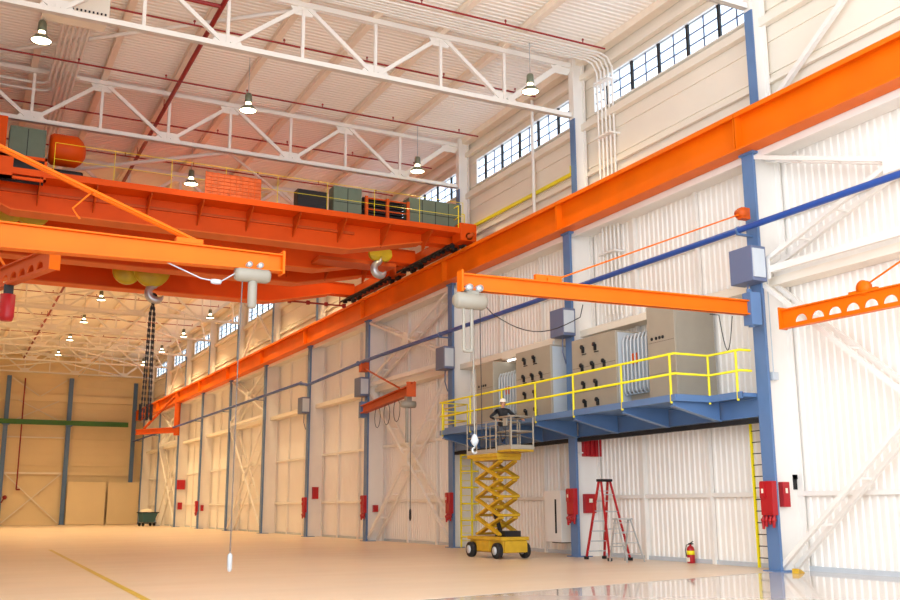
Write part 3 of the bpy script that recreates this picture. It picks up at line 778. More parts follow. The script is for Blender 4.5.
# ------------------------------------------------------------------ jib cranes
def hoist(t, x, y, z, size=1.0, drop=6.0, m_='grey', bars=False):
    """electric hoist under point (x,y,z) local to t; parts parented to one hoist body"""
    s = size
    b = MB().lathe([(.0,-.42*s),(.11*s,-.41*s),(.16*s,-.34*s),(.16*s,.34*s),(.11*s,.41*s),(0,.42*s)],(x,y,z-.42*s),axis='x',n=18).build('hoist_body', m_, t)
    MB().box(x-.14*s,x+.14*s,y-.12*s,y+.12*s,z-.3*s,z+.12*s).build('trolley', m_, b)
    for sx in (-.1,.1):
        MB().lathe([(0,-.17*s),(.06*s,-.17*s),(.06*s,.17*s),(0,.17*s)],(x+sx*s,y,z+.05*s),axis='y',n=12).build('trolley_wheel', 'steel', b)
    return b
# jib on the mezzanine column
P0 = Vector((18.30, 18.95, 6.62)); P1 = Vector((10.13, 19.5, 6.62)); d = P1-P0; L = d.length; ang = math.atan2(d.y, d.x)
t = thing('jib_crane', 'orange jib crane arm reaching left from the right mezzanine column', 'jib crane', (P0.x, P0.y, 6.62), ang)
MB().ibeam((0,0,0),(L,0,0),.22,.38,.035).build('arm', 'orange', t)
MB().box(L-.02,L+.03,-.14,.14,-.24,.26).box(L-.5,L+0,-.01,.01,.15,.19).build('end_stop', 'orange', t)
MB().tube([(0.05,0,2.55),(L-2.35,0,.22)], .022, 6).build('tie_rod', 'orange', t)
MB().box(-.1,.16,-.1,.1,2.38,2.68).lathe([(0,-.14),(.13,-.14),(.13,.14),(0,.14)],(.1,0,2.55),axis='y',n=12).build('rod_bracket', 'orange_dark', t)
MB().box(L-2.6,L-1.9,-.05,.05,.18,.34).box(L-2.5,L-2.2,-.1,.1,.18,.27).build('rod_lug', 'orange', t)
MB().box(-.2,.12,-.16,.16,-.45,.4).lathe([(0,-.5),(.07,-.5),(.07,.5),(0,.5)],(.02,0,0),n=10).build('hinge', 'blue', t)
m = MB(); 
for j in range(1): m.tube([(.5+.03*q, -.14, -.22-.9*math.sin(PI*q/14)*(1 if q<14 else 0)) for q in range(0, 15)]+[(1.2,-.14,-.22)], .012, 5)
m.build('cable_loop', 'black', t)
# its hoist (hangs from the arm)
hp = at(471,301,1,19.45)
th = thing('chain_hoist', 'grey electric hoist hanging at the tip of the mezzanine jib', 'hoist', (hp.x, 19.47, hp.z))
zt = 6.42-hp.z
MB().lathe([(.0,-.42),(.13,-.41),(.19,-.33),(.19,.30),(.14,.38),(0,.40)],(0,0,0),axis='x',n=20).build('hoist_body', 'grey', th)
MB().box(-.13,.17,-.1,.1,.15,zt+.0).build('trolley', 'grey', th)
for sx in (-.1,.16): MB().lathe([(0,-.19),(.08,-.19),(.08,.19),(0,.19)],(sx,0,zt+.05),axis='y',n=12).build('trolley_wheel', 'steel', th)
MB().tube([(-.18,0,-.15),(-.18,0,-1.15)],.035,8).tube([(.02,0,-.15),(.02,0,-1.15)],.035,8).tube([(-.18,0,-1.15),(.02,0,-1.15)],.04,8).build('guide_bar', 'grey', th)
MB().tube([(.08,.05,-.15),(.1,.05,-3.1)],.016,6).build('hoist_rope', 'grey', th)
MB().tube([(.24,0,-.15),(.26,0,-3.0)],.01,5).build('pendant_cable', 'dark', th)
MB().lathe([(.03,.2),(.07,.14),(.09,.05),(.07,0),(.03,-.05)],(.1,.05,-3.2),n=12).build('rope_ball', 'ltgrey', th)
hook_mesh((.1,.05,-3.35),.06,.022).build('hook', 'steel', th)
MB().tube([(.35,0,-.05)]+[(.35+.22*q,.02,-.12-.45*math.sin(PI*q/12)) for q in range(1,13)]+[(3.1,.05,.2)],.012,5).build('festoon_cable', 'dark', th)

# large jib near the camera at left, mounted on the left wall
P0 = Vector((-.45, 20.25, 6.81)); P1 = Vector((6.2, 20.4, 6.81)); d = P1-P0; L = d.length; ang = math.atan2(d.y, d.x)
t = thing('jib_crane', 'bright orange jib arm crossing in front of the cranes at left', 'jib crane', P0, ang)
m = MB(); m.prism([(0,-.03,.16),(0,-.03,-.32),(L,-.03,-.16),(L,-.03,.16)], (0,.06,0)); m.prism([(0,-.14,.16),(L,-.14,.16),(L,-.14,.19),(0,-.14,.19)], (0,.28,0)); m.prism([(0,-.14,-.32),(L,-.14,-.16),(L,-.14,-.19),(0,-.14,-.35)], (0,.28,0))
m.build('arm', 'orange', t)
m = MB(); m.prism([(0,-.06,.15),(0,-.06,-.30),(L-.3,-.06,-.15),(L-.3,-.06,.15)], (0,.02,0)); m.build('side_plate', 'orange', t)
MB().box(L-.02,L+.03,-.17,.17,-.24,.26).build('end_stop', 'orange', t)
for dy in (-.09,.09):
    z0 = 2.02
    MB().tube([(0,dy,min(z0,3.4)),(L-1.75,dy,.22)], .035, 6).build('tie_rod', 'orange', t)
MB().box(-.2,.15,-.2,.2,-.5,.6).box(-.2,.12,-.2,.2,1.75,2.3).build('wall_bracket', 'orange_dark', t)
MB().box(L-2.3,L-1.75,-.12,.12,.2,.3).build('rod_lug', 'orange', t)
m = MB().tube([(L-4.0,0,1.05),(L-4.35,0,.65),(L-4.2,0,.45)],.02,5); m.build('cable_clip', 'orange', t)
hp = at(253,275,1,20.35)
th = thing('chain_hoist', 'white electric hoist under the bright orange jib arm at left, its cable reaching the floor', 'hoist', (hp.x, 20.36, hp.z))
zt = 6.58-hp.z
MB().lathe([(.0,-.40),(.12,-.39),(.16,-.32),(.16,.30),(.12,.37),(0,.38)],(0,0,0),axis='x',n=20).build('hoist_body', 'grey', th)
MB().prism([(-.2,-.1,zt+.05),(.2,-.1,zt+.05),(.09,-.1,.12),(-.09,-.1,.12)],(0,.2,0)).build('trolley', 'ltgrey', th)
for sx in (-.12,.12): MB().lathe([(0,-.2),(.06,-.2),(.06,.2),(0,.2)],(sx,0,zt+.1),axis='y',n=12).build('trolley_wheel', 'steel', th)
MB().lathe([(.07,0),(.1,-.05),(.1,-.55),(.07,-.6)],(0,0,-.12),n=14).build('chain_container', 'grey', th)
MB().tube([(-.02,.02,-.7),(-.02,.02,-.1)],.02,5).build('chain', 'steel', th)
zc2 = .6-hp.z
MB().tube([(-.22,0,-.1),(-.25,0,-2),(-.25,0,zc2)],.013,5).build('pendant_cable', 'cable', th)
MB().lathe([(.02,.12),(.05,.08),(.05,-.2),(.02,-.24)],(-.25,0,zc2),n=8).build('pendant_control', 'ltgrey', th)
m = MB().tube([(-.38,0,.0),(-.7,0,-.22),(-1.1,0,-.18),(-1.9,0,.12),(-2.9,0,.5)],.016,5); m.build('power_cable', 'ltgrey', th)
MB().lathe([(0,-.12),(.05,-.1),(.06,0),(.05,.1),(0,.12)],(-.78,0,-.22),axis='x',n=8).build('cable_plug', 'ltgrey', th)
# second left jib with lightening holes
def holed_arm(t, L, h, n, m_='orange', parent_name='arm', xs=.35, pitch=None):
    """beam with a row of half-round openings near the bottom flange, built as real holes between two web strips"""
    m = MB(); zb = -h/2; zt_ = h/2
    hh = h*.42; z0 = zb+h*.2      # opening base and height
    pitch = pitch or (L-xs*2)/n; r = pitch*.37; hh = min(hh, r*1.05)
    y = .015
    m.box(0,L,-y,y,zb,z0)
    m.box(0,L,-y,y,z0+hh*1.02,zt_)
    for k in range(n+1):
        c0 = xs+pitch*(k-.5); 
        a = c0-(pitch/2-r) if k > 0 else 0; b = c0+(pitch/2-r) if k < n else L
        m.box(a,b,-y,y,z0,z0+hh*1.02)
        if k < n:
            cx = xs+pitch*k; S = 10
            for q in range(S):
                a0, a1 = PI*q/S, PI*(q+1)/S
                xa, za = cx+r*math.cos(a0), z0+hh*math.sin(a0); xb, zb2 = cx+r*math.cos(a1), z0+hh*math.sin(a1)
                m.prism([(xa,-y,za),(xb,-y,zb2),(xb,-y,z0+hh*1.02),(xa,-y,z0+hh*1.02)],(0,2*y,0))
    m.box(0,L,-.09,.09,zb-.03,zb); m.box(0,L,-.09,.09,zt_,zt_+.03)
    return m.build('arm', m_, t)
P0 = Vector((-.4, 28.1, 6.8)); P1 = Vector((1.72, 21.9, 6.8)); d = P1-P0; L = d.length; ang = math.atan2(d.y, d.x)
t = thing('jib_crane', 'dark orange jib arm with round holes at the left edge, angled towards the camera', 'jib crane', P0, ang)
holed_arm(t, L, .42, 12, 'orange_dark', xs=.8, pitch=.46)
MB().tube([(0,0,3.2),(L-2.6,0,.25)],.03,6).build('tie_rod', 'orange', t)
MB().box(-.2,.12,-.18,.18,-.45,.5).box(-.2,.12,-.18,.18,2.9,3.5).build('wall_bracket', 'orange_dark', t)
qh = P0+d*((L-2.3)/L)
th = thing('chain_hoist', 'red hoist at the left edge under the holed orange jib arm', 'hoist', (qh.x, qh.y, 6.25)); MB().lathe([(0,-.3),(.13,-.3),(.16,-.2),(.16,.3),(0,.32)],(0,0,-.2),n=16).build('hoist_body', 'red', th); MB().box(-.1,.1,-.1,.1,.1,.32).build('trolley', 'dark', th)
for i_, lb_ in ((0, 'blue column just outside the left edge, carrying the bright orange jib arm'), (1, 'blue column just outside the left edge, carrying the holed jib arm')):
    c_ = dup(cols[0], (-.75, cyi(i_)+(.95 if i_ == 0 else 0), 0), lb_, rz=PI)
rw_ = runway(9, cyi(1), cyi(5), 'orange runway girder outside the left edge of the view'); rw_.location.x = -.75
MB().box(L-.0,L+.03,-.12,.12,-.26,.26).build('end_stop', 'orange', t)
# jib at the right edge
P0 = Vector((18.62, 10.35, 6.13)); P1 = Vector((18.28, 17.85, 6.13)); d = P1-P0; L = d.length; ang = math.atan2(d.y, d.x)
t = thing('jib_crane', 'orange jib arm with a row of half-round holes at the right edge of the view', 'jib crane', P0, ang)
holed_arm(t, L, .42, 14, 'orange', xs=.45, pitch=.5)
MB().box(L,L+.04,-.13,.13,-.25,.3).build('end_stop', 'orange', t)
MB().tube([(0,0,2.3),(L-2.35,0,.35)],.022,6).build('tie_rod', 'orange', t)
MB().box(L-2.75,L-2.0,-.05,.05,.2,.3).lathe([(0,-.07),(.17,-.07),(.17,.07),(0,.07)],(L-2.4,0,.34),axis='y',n=16).build('rod_lug', 'orange', t)
MB().box(-.15,.12,-.15,.15,-.4,.45).box(-.15,.1,-.12,.12,2.1,2.5).build('hinge', 'blue', t)
m = MB().tube([(L-5.6+.22*math.cos(a/10*2*PI),.05,-.5+.28*math.sin(a/10*2*PI)) for a in range(11)],.012,5); m.build('cable_loop', 'black', t)
# short jib on column 3
zt3 = 6.42; P0 = Vector((18.55, cyi(3)-.3, zt3)); q1 = at(411,390,2,zt3); d = q1-P0; L = d.length; ang = math.atan2(d.y, d.x)
t = thing('jib_crane', 'short orange jib with looped cables left of the mezzanine', 'jib crane', P0, ang)
MB().ibeam((-.1,0,0),(L,0,0),.3,.40,.05).build('arm', 'orange_dark', t)
MB().tube([(0,0,2.1),(L-1.9,0,.3)],.045,6).build('tie_rod', 'orange_dark', t)
MB().box(-.2,.35,-.2,.2,1.9,2.35).build('rod_bracket', 'orange_dark', t)
MB().box(-.35,.1,-.15,.15,-.4,.4).build('hinge', 'blue', t)
MB().box(L-.02,L+.05,-.2,.2,-.28,.34).box(L-.3,L+.55,-.02,.02,.24,.3).build('end_stop', 'orange_dark', t)
for q in range(3):
    c = L*(.32+.2*q); m = MB().tube([(c+.55*math.cos(a/12*2*PI),.05,-.62+.5*math.sin(a/12*2*PI)) for a in range(13)],.014,5); m.build('cable_loop', 'dark', t)
e1 = P0+d*((L-.45)/L)
th = thing('chain_hoist', 'small grey hoist at the tip of the short orange jib with a long pendant', 'hoist', (e1.x, e1.y, zt3-.55))
MB().lathe([(.0,-.36),(.14,-.33),(.18,0),(.14,.33),(0,.36)],(0,0,0),axis='x',n=16).build('hoist_body', 'grey', th)
MB().box(-.12,.12,-.12,.12,.1,.32).build('trolley', 'grey', th)
MB().tube([(-.05,0,-.1),(-.05,0,-1.6)],.07,8).build('guide_bar', 'grey', th)
MB().tube([(.12,0,-.1),(.12,0,-4.4)],.018,5).build('pendant_cable', 'cable', th)
MB().lathe([(.02,.3),(.05,.2),(.05,-.1),(.02,-.2)],(.12,0,-4.6),n=8).build('pendant_control', 'dark', th)
# far jib
p0 = at(172,431,0,18.5); 
P0 = Vector((18.5, cyi(8)-.3, p0.z)); q1 = at(137,437,2,p0.z); q1 = P0+(Vector((q1.x,q1.y,P0.z))-P0).normalized()*8.0
q1 = at(136,436.5,1,cyi(8)+4.0); q1.z = P0.z
d = q1-P0; L = d.length; ang = math.atan2(d.y, d.x)
t = thing('jib_crane', 'small distant orange jib near the end wall corner', 'jib crane', P0, ang)
MB().ibeam((0,0,0),(L,0,0),.3,.5,.08).build('arm', 'orange_dark', t)
MB().tube([(0,0,3.2),(L-1,0,.3)],.12,6).build('tie_rod', 'orange_dark', t)
MB().box(-.45,.1,-.1,.1,-.5,3.4).build('hinge', 'orange_dark', t)
print('jibs', q1, L)

# ------------------------------------------------------------------ mezzanine
XD = 17.2; YD0 = 19.52; YD1 = 34.9; ZD = 4.5; YS = 20.75
t = thing('mezzanine', 'blue steel mezzanine platform carrying the electrical cabinets', 'platform', (W, 28.3, 0)); OFF = (W, 28.3, 0)
m = MB(); m.prism([(XD,YD1,ZD-.1),(XD,YS,ZD-.1),(18.35,YS,ZD-.1),(18.35,YD0,ZD-.1),(WL-.07,YD0,ZD-.1),(WL-.07,37.0,ZD-.1),(18.35,37.0,ZD-.1),(18.35,YD1,ZD-.1)], (0,0,.1)); m.build('deck', 'blue', t, OFF)
m = MB(); m.box(XD-.03,XD+.03,YS,YD1,ZD-.15,ZD+.03); m.box(XD,18.35,YS-.03,YS+.03,ZD-.15,ZD+.03); m.box(18.32,18.38,YD0,YS,ZD-.15,ZD+.03); m.box(XD,18.35,YD1-.03,YD1+.03,ZD-.15,ZD+.03); m.build('edge_channel', 'blue', t, OFF)
for a_, b_ in ((cyi(0)+.26, cyi(1)-.26), (cyi(1)+.26, cyi(2)-.26)):
    m = MB().ibeam((W+.12,a_,ZD-.36),(W+.12,b_,ZD-.36),.2,.5,.03); m.build('main_beam', 'blue', t, OFF)
    m = MB().box(W+.05,W+.2,a_,b_,ZD-.76,ZD-.63); m.build('lower_strip', 'black', t, OFF)
YP = [34.7, 32.4, 30.05, 27.83, 25.6, 23.12, 20.95]
for y in YP:
    m = MB(); m.prism([(XD+.03,y-.02,ZD-.1),(XD+.03,y-.02,ZD-.26),(W-.0 if abs(y-28.3)>.6 else W-.05,y-.02,ZD-.62),(W if abs(y-28.3)>.6 else W-.05,y-.02,ZD-.1)], (0,.04,0))
    m.beam((XD+.03,y,ZD-.27),(W-.02,y,ZD-.63),.2,.03); m.build('cantilever_bracket', 'blue_deep' if False else 'blue', t, OFF)
# railing
tr = thing('guard_rail', 'yellow guard railing along the mezzanine edge', 'railing', (XD, 28.3, ZD)); OFR = (XD,28.3,ZD)
m = MB()
for zz in (1.12, .58): m.tube([(XD,YD1,ZD+zz),(XD,YS,ZD+zz),(18.35,YS,ZD+zz),(18.35,YD0,ZD+zz),(18.7,YD0-.02,ZD+zz)], .036, 6)
m.build('rail', 'yellow', tr, OFR)
for x, y in [(XD,y) for y in YP]+[(18.35,YS),(18.35,YD0+.15)]:
    MB().tube([(x,y,ZD-.2),(x,y,ZD+1.12)],.035,6).build('post', 'yellow', tr, OFR)
# end cage by the left ladder
m = MB()
for zz in (.45,.78,1.1): m.tube([(XD,YD1-.1,ZD+zz),(18.35,YD1-.1,ZD+zz),(18.35,37.0,ZD+zz)],.025,6)
for q in ((18.35,YD1-.1),(17.8,YD1-.1),(18.35,36.9)): m.tube([(q[0],q[1],ZD-.1),(q[0],q[1],ZD+1.1)],.025,6)
m.build('end_gate', 'yellow', tr, OFR)
m = MB().box(XD-.02,XD+.02,28.6,34.5,ZD,ZD+.1); m.build('toe_board', 'blue', tr, OFR)
# ladders
def ladder(x, y, z0, z1_, w, m1, label, cage=False, axis='x'):
    t = thing('access_ladder', label, 'ladder', (x, y, 0))
    dx, dy = (w/2, 0) if axis == 'x' else (0, w/2)
    for s in (-1, 1): MB().box(s*dx-.03,s*dx+.03,s*dy-.03,s*dy+.03,z0,z1_).build('rail', m1, t)
    n = int((z1_-z0)/.3)
    m = MB()
    for j in range(n): zz = z0+.25+j*.3; m.tube([(-dx,-dy,zz),(dx,dy,zz)],.014,5)
    build_split(m, 'rung', 'dark' if not cage else m1, t)
    if cage:
        for q, zz in enumerate([.45+.65*j for j in range(6)]):
            m = MB().tube([(-dx,-.02,zz),(-dx-.12,-.35,zz),(-dx+.1,-.7,zz),(dx-.1,-.7,zz),(dx+.12,-.35,zz),(dx,-.02,zz)],.035,6); m.build('cage_hoop', m1, t)
    return t
pl = at(757,566,0,19.35)
ladder(19.35, 20.1, .03, ZD-.12, .5, 'yellow', 'slim yellow ladder beside the right column, down from the mezzanine', axis='y')
lc = ladder(19.3, 36.75, .03, ZD-.12, .5, 'yellow', 'yellow caged ladder at the left end of the mezzanine, behind the scissor lift', cage=True, axis='x')

# ------------------------------------------------------------------ cabinets on the mezzanine
XF = 18.32
def yat(px, py, x): return at(px, py, 0, x).y
def switch_cabinet(px0, px1, ztop, label, knobs=True, depth=1.35, meters=False):
    y1, y0 = yat(px0, 380, XF), yat(px1, 380, XF)
    t = thing('switchgear_cabinet', label, 'electrical cabinet', (XF, y0, ZD)); w = y1-y0; h = ztop-ZD
    MB().box(0,depth,0,w,.0,h).build('body', 'taupe', t, bevel=.02)
    MB().box(.08,depth,-.012,0,.1,h-.06).build('side_panel', 'taupe' if meters else 'ltgrey', t)
    m = MB()
    for zz in (.3,.62): m.box(-.004,0,.04,w-.04,h*zz-.004,h*zz+.004)
    m.build('drawer_seam', 'dark', t)
    if knobs:
        for r_, row in enumerate(((.28,.56),(.25,.5,.75),(.28,.56),(.3,.58))):
            for c_ in row:
                yy = w*(1-c_); zz = h*(.86-.235*r_)
                m = MB().box(-.05,0,yy-.05,yy+.05,zz-.14,zz+.06); m.lathe([(0,-.1),(.07,-.1),(.07,-.05),(0,-.05)],(0,yy,zz+.05),axis='x',n=10); m.box(-.02,0,yy-.16,yy+.08,zz-.2,zz-.17)
                m.build('switch', 'black', t)
    if meters:
        for c_ in (.18,.34,.46,.58): MB().lathe([(0,-.02),(.05,-.02),(.05,0),(0,0)],(0,w*(1-c_),h*.66),axis='x',n=12).build('meter', 'black', t)
    return t
def transformer(px0, px1, ztop, label):
    y1, y0 = yat(px0, 380, XF)-.03, yat(px1, 380, XF)+.03
    t = thing('transformer', label, 'transformer', (XF+.2, y0, ZD)); w = y1-y0; h = ztop-ZD
    MB().box(.3,1.1,.0,w,.15,h).build('tank', 'taupe', t)
    n = 8
    for j in range(n):
        yy = w*(j+.5)/n
        m = MB(); m.tube([(.3,yy,h*.96),(.06,yy,h*.97),(0,yy,h*.9),(0,yy,h*.25),(.06,yy,h*.2),(.3,yy,h*.22)],.035,6); m.box(.04,.3,yy-.012,yy+.012,h*.24,h*.92); m.build('radiator_fin', 'ltgrey', t)
    MB().box(.1,1.0,0,w,.0,.15).build('base', 'blue', t)
    MB().box(.0,.02,w*.5,w*.68,h*.58,h*.72).build('warning_plate', 'orange_dark', t)
    MB().lathe([(0,0),(.12,0),(.12,.12),(0,.16)],(.5,w*.3,h),n=12).build('bushing', 'yellow', t)
    return t
switch_cabinet(649, 677, 7.42, 'plain tall taupe cabinet with four meters at the right end of the mezzanine', False, 1.45, True)
transformer(617, 649, 6.85, 'finned transformer between the two right-hand mezzanine cabinets')
switch_cabinet(572.5, 617, 7.0, 'wide taupe cabinet with rows of black switches, right of the middle column')
switch_cabinet(516, 551, 7.1, 'taupe cabinet with black switches, left of the middle mezzanine column')
transformer(493, 516, 6.6, 'finned transformer in the left half of the mezzanine')
switch_cabinet(476, 493, 7.05, 'narrow taupe cabinet at the left end of the mezzanine', False, 1.3, True)
p = at(512,360,0,19.0)
t = thing('strip_light', 'small lit fluorescent light above the left mezzanine cabinets', 'light', (19.0, p.y, p.z)); MB().box(-.1,.1,-.35,.35,0.02,.1).build('housing', 'white', t); MB().tube([(0,-.3,0),(0,.3,0)],.025,6).build('tube', 'tube', t); MB().tube([(0,0,.1),(.5,0,.5)],.02,5).build('arm', 'white', t)
single('cable_duct', MB().box(18.7,19.7,28.9,32.6,7.12,7.38), 'siding', 'beige duct box on top of the left mezzanine cabinets', 'duct', (18.7,28.9,7.12))
single('conduit_drop', MB().tube([(18.7,28.0+.95,7.3),(18.66,28.95,7.0),(18.62,28.9,ZD)],.04,6), 'ltgrey', 'pale conduit dropping beside the middle column to the mezzanine deck', 'conduit', (18.62,28.9,ZD))

# ------------------------------------------------------------------ red cabinets on columns
def fire_station(x, y, z, label, s=1.0, gloves=True):
    t = thing('hose_cabinet', label, 'red cabinet', (x, y, z))
    MB().box(-.16,0,-.25*s,.18*s,0,.85*s).build('body', 'red', t, bevel=.01)
    MB().box(-.19,-.16,-.02*s,.16*s,.42*s,.82*s).build('door', 'red', t)
    MB().box(-.18,-.16,-.23*s,.0,.05*s,.40*s).build('door', 'red', t)
    MB().box(-.195,-.18,.03*s,.1*s,.55*s,.66*s).build('plate', 'cloth', t)
    m = MB()
    for k_, (dy, l_) in enumerate(((-.2,.3),(-.08,.22),(.05,.28),(.16,.34))): m.tube([(-.08,dy*s,0),(-.12,dy*s,-.1*s),(-.1,(dy+.03)*s,-l_*s)],[.03,.05,.035],6); m.lathe([(0,-.05),(.05,-.05),(.05,.05),(0,.05)],(-.12,dy*s,-.12*s),axis='x',n=8)
    m.build('valve', 'red', t); return t
fire_station(W, cyi(0)+.0, 1.38, 'red cabinet with hanging valves on the front of the right mezzanine column')
fire_station(W, cyi(1)+.0, 1.36, 'red cabinet with hanging valves on the middle mezzanine column')
fire_station(W, cyi(2)+.0, 1.36, 'red cabinet with hanging valves on the column at the left end of the mezzanine')
fire_station(W, cyi(3)+.0, 1.36, 'red cabinet on the column below the short orange jib')
fire_station(W, cyi(4)+.0, 1.36, 'red cabinet on the next column beyond the short orange jib')
fire_station(W, cyi(7)+.0, 1.36, 'tiny red cabinet on a distant column left of the hoist cable')
def red_box(px, py, x, w, h, label, m_='red', d=.14, name='alarm_box', plate=True):
    p = at(px, py, 0, x)
    t = thing(name, label, 'box', (x, p.y, p.z)); MB().box(-d,0,-w/2,w/2,-h/2,h/2).build('body', m_, t, bevel=.01)
    if plate: MB().box(-d-.012,-d,-w*.1,w*.25,0,h*.25).build('plate', 'cloth', t)
    return t
def side_box(i, px0, px1, py0, py1, label, name='alarm_box', plate=True):
    y = cyi(i)-.03; a = at(px0, py0, 1, y); b = at(px1, py1, 1, y); z0_, z1_ = b.z, a.z; w_ = b.x-a.x
    t = thing(name, label, 'box', (a.x, y, z0_)); MB().box(0,w_,-.16,0,0,z1_-z0_).build('body', 'red', t, bevel=.01)
    if plate: MB().box(w_*.35,w_*.65,-.17,-.16,(z1_-z0_)*.55,(z1_-z0_)*.75).build('plate', 'cloth', t)
    return t
side_box(0, 778, 786.5, 482, 507, 'red box on the white side of the right mezzanine column')
side_box(1, 582.5, 594, 494, 513, 'red box between the middle column and the red stepladder')
side_box(4, 312, 317.5, 487, 499, 'small red box right of the column beyond the short orange jib', plate=False)
side_box(3, 372.5, 377, 505, 512, 'small red box on the wall just right of the column below the short orange jib', plate=False)
side_box(8, 176.5, 184.5, 480, 489.5, 'distant upper red box on the wall near the end corner', plate=False)
side_box(8, 177.5, 181.5, 502.5, 509.5, 'distant lower red box on the wall near the end corner', plate=False)
side_box(7, 200.5, 203, 505, 511, 'distant small dark red box right of a thin far column', plate=False)
t = side_box(1, 581, 600, 432, 457, 'red ribbed box mounted under the mezzanine beside the middle column', 'hose_reel_box', False)
for q_ in (.12,.38,.62,.88): MB().box(.72*q_-.03,.72*q_+.06,-.22,-.16,0,.82).build('rib', 'red', t)
for zz in (.12,.62,.74): MB().box(-.16,0,-.1,-.06,zz-.02,zz+.02).build('bracket', 'white', t)
# white panel with slot, left of the middle column
p0 = at(559,521,0,19.35)
t = thing('electrical_panel', 'tall white panel box with a dark slot left of the middle column', 'electrical panel', (19.35, p0.y, .42))
MB().box(-.25,.5,-.52,.52,0,1.75).build('body', 'white', t, bevel=.02)
MB().box(-.27,-.25,-.24,-.16,.3,1.45).build('slot', 'black', t)
MB().box(-.2,.3,-.42,.15,-.03,0).build('under_tray', 'dark', t)
MB().tube([(.1,.1,1.75),(.1,.1,3.4)],.05,8).tube([(.1,-.3,1.75),(.1,-.3,3.4)],.03,8).build('conduit', 'white', t)
# black camera-like bracket right of near column
p = at(789,478,0,WL-.2); t = thing('wall_bracket', 'small black bracket on the white wall beside the right column', 'bracket', (WL-.07,p.y,p.z))
MB().box(-.2,0,-.22,.22,-.04,.08).box(-.2,-.08,-.22,-.12,-.3,.06).tube([(-.1,.1,.05),(-.1,.1,.3)],.03,6).build('arm', 'black', t)
# white junction box on the near column flank
p = at(771,376,0,19.0); t = thing('switch_box', 'little white box on the right flank of the right mezzanine column', 'box', (19.1,p.y,p.z)); MB().box(-.1,.1,-.07,.07,-.1,.1).build('body', 'ltgrey', t); MB().tube([(0,0,.1),(0,0,3)],.015,5).build('conduit', 'ltgrey', t)

# ------------------------------------------------------------------ floor standing items
# red stepladder
t = thing('stepladder', 'tall red fibreglass stepladder beside the middle column', 'stepladder', (18.62, 26.12, 0)); Hh = 2.4
for s in (-1, 1): MB().beam((s*.34,.62,.03),(s*.17,.06,Hh),.045,.08,up=(0,1,0)).build('front_rail', 'red', t)
for s in (-1, 1): MB().beam((s*.38,-.68,.03),(s*.17,-.06,Hh),.045,.06,up=(0,1,0)).build('rear_rail', 'red', t)
for j in range(7):
    u = (j+.8)/7.8; w_ = .34-.17*u; y_ = .62-.56*u; MB().box(-w_,w_,y_-.045,y_+.045,Hh*u-.015,Hh*u+.015).build('step', 'steel', t)
for j in range(4):
    u = (j+.8)/4.6; w_ = .38-.2*u; y_ = -.68+.62*u; MB().box(-w_,w_,y_-.012,y_+.012,Hh*u-.015,Hh*u+.015).build('rear_brace', 'steel', t)
MB().box(-.22,.22,-.14,.14,Hh-.02,Hh+.06).build('top_cap', 'black', t, bevel=.015)
for x_, y_ in ((-.34,.62),(.34,.62),(-.38,-.68),(.38,-.68)): MB().box(x_-.05,x_+.05,y_-.06,y_+.06,0,.09).build('foot', 'black', t)
# grey small step stand
t = thing('step_stand', 'low grey aluminium step stand leaning beside the red stepladder', 'stepladder', (18.3, 24.8, 0), .1); Hh = 1.25
for s in (-1, 1):
    MB().beam((s*.3,.3,.02),(s*.26,.05,Hh),.035,.05,up=(0,1,0)).build('front_rail', 'steel', t); MB().beam((s*.34,-.5,.02),(s*.26,-.04,Hh),.035,.04,up=(0,1,0)).build('rear_rail', 'steel', t)
for j in range(4): u = (j+.8)/4.2; MB().box(-.29,.29,.3-.25*u-.05,.3-.25*u+.05,Hh*u-.012,Hh*u+.012).build('step', 'steel', t)
for j in range(3): u = (j+.8)/4; MB().box(-.32,.32,-.5+.45*u-.012,-.5+.45*u+.012,Hh*u-.012,Hh*u+.012).build('rear_brace', 'steel', t)
MB().box(-.3,.3,-.1,.12,Hh-.02,Hh+.02).build('top_platform', 'steel', t)
# fire extinguisher
t = thing('fire_extinguisher', 'red fire extinguisher standing on the floor by the ribbed wall', 'fire extinguisher', (19.6, 23.35, 0)); t.scale = (.88,.88,.88)
MB().lathe([(0,0),(.12,0),(.13,.02),(.13,.44),(.1,.52),(.04,.56),(.04,.6)],(0,0,0),n=20).build('cylinder', 'red', t)
MB().box(-.136,-.05,-.07,.07,.05,.18).build('label_plate', 'cloth', t); MB().lathe([(.132,.27),(.134,.27),(.134,.4),(.132,.4)],(0,0,0),n=20).build('band', 'yellow', t)
MB().box(-.03,.03,-.12,.06,.6,.64).beam((0,.02,.63),(0,-.14,.7),.03,.02).build('handle', 'black', t)
MB().tube([(0,.03,.6),(-.05,.14,.58),(-.07,.17,.4),(-.05,.16,.2)],.015,6).build('hose', 'black', t)
# yellow scrap at the column foot
t = thing('timber_offcut', 'small yellow offcut lying at the foot of the right mezzanine column', 'offcut', (18.85, 18.5, 0), .4); t.scale = (.75,.75,.6)
MB().prism([(-.3,-.1,0),(.25,-.12,0),(.1,-.05,.14),(-.18,-.06,.2)],(0,.22,0)).build('block', 'lift', t, bevel=.02)

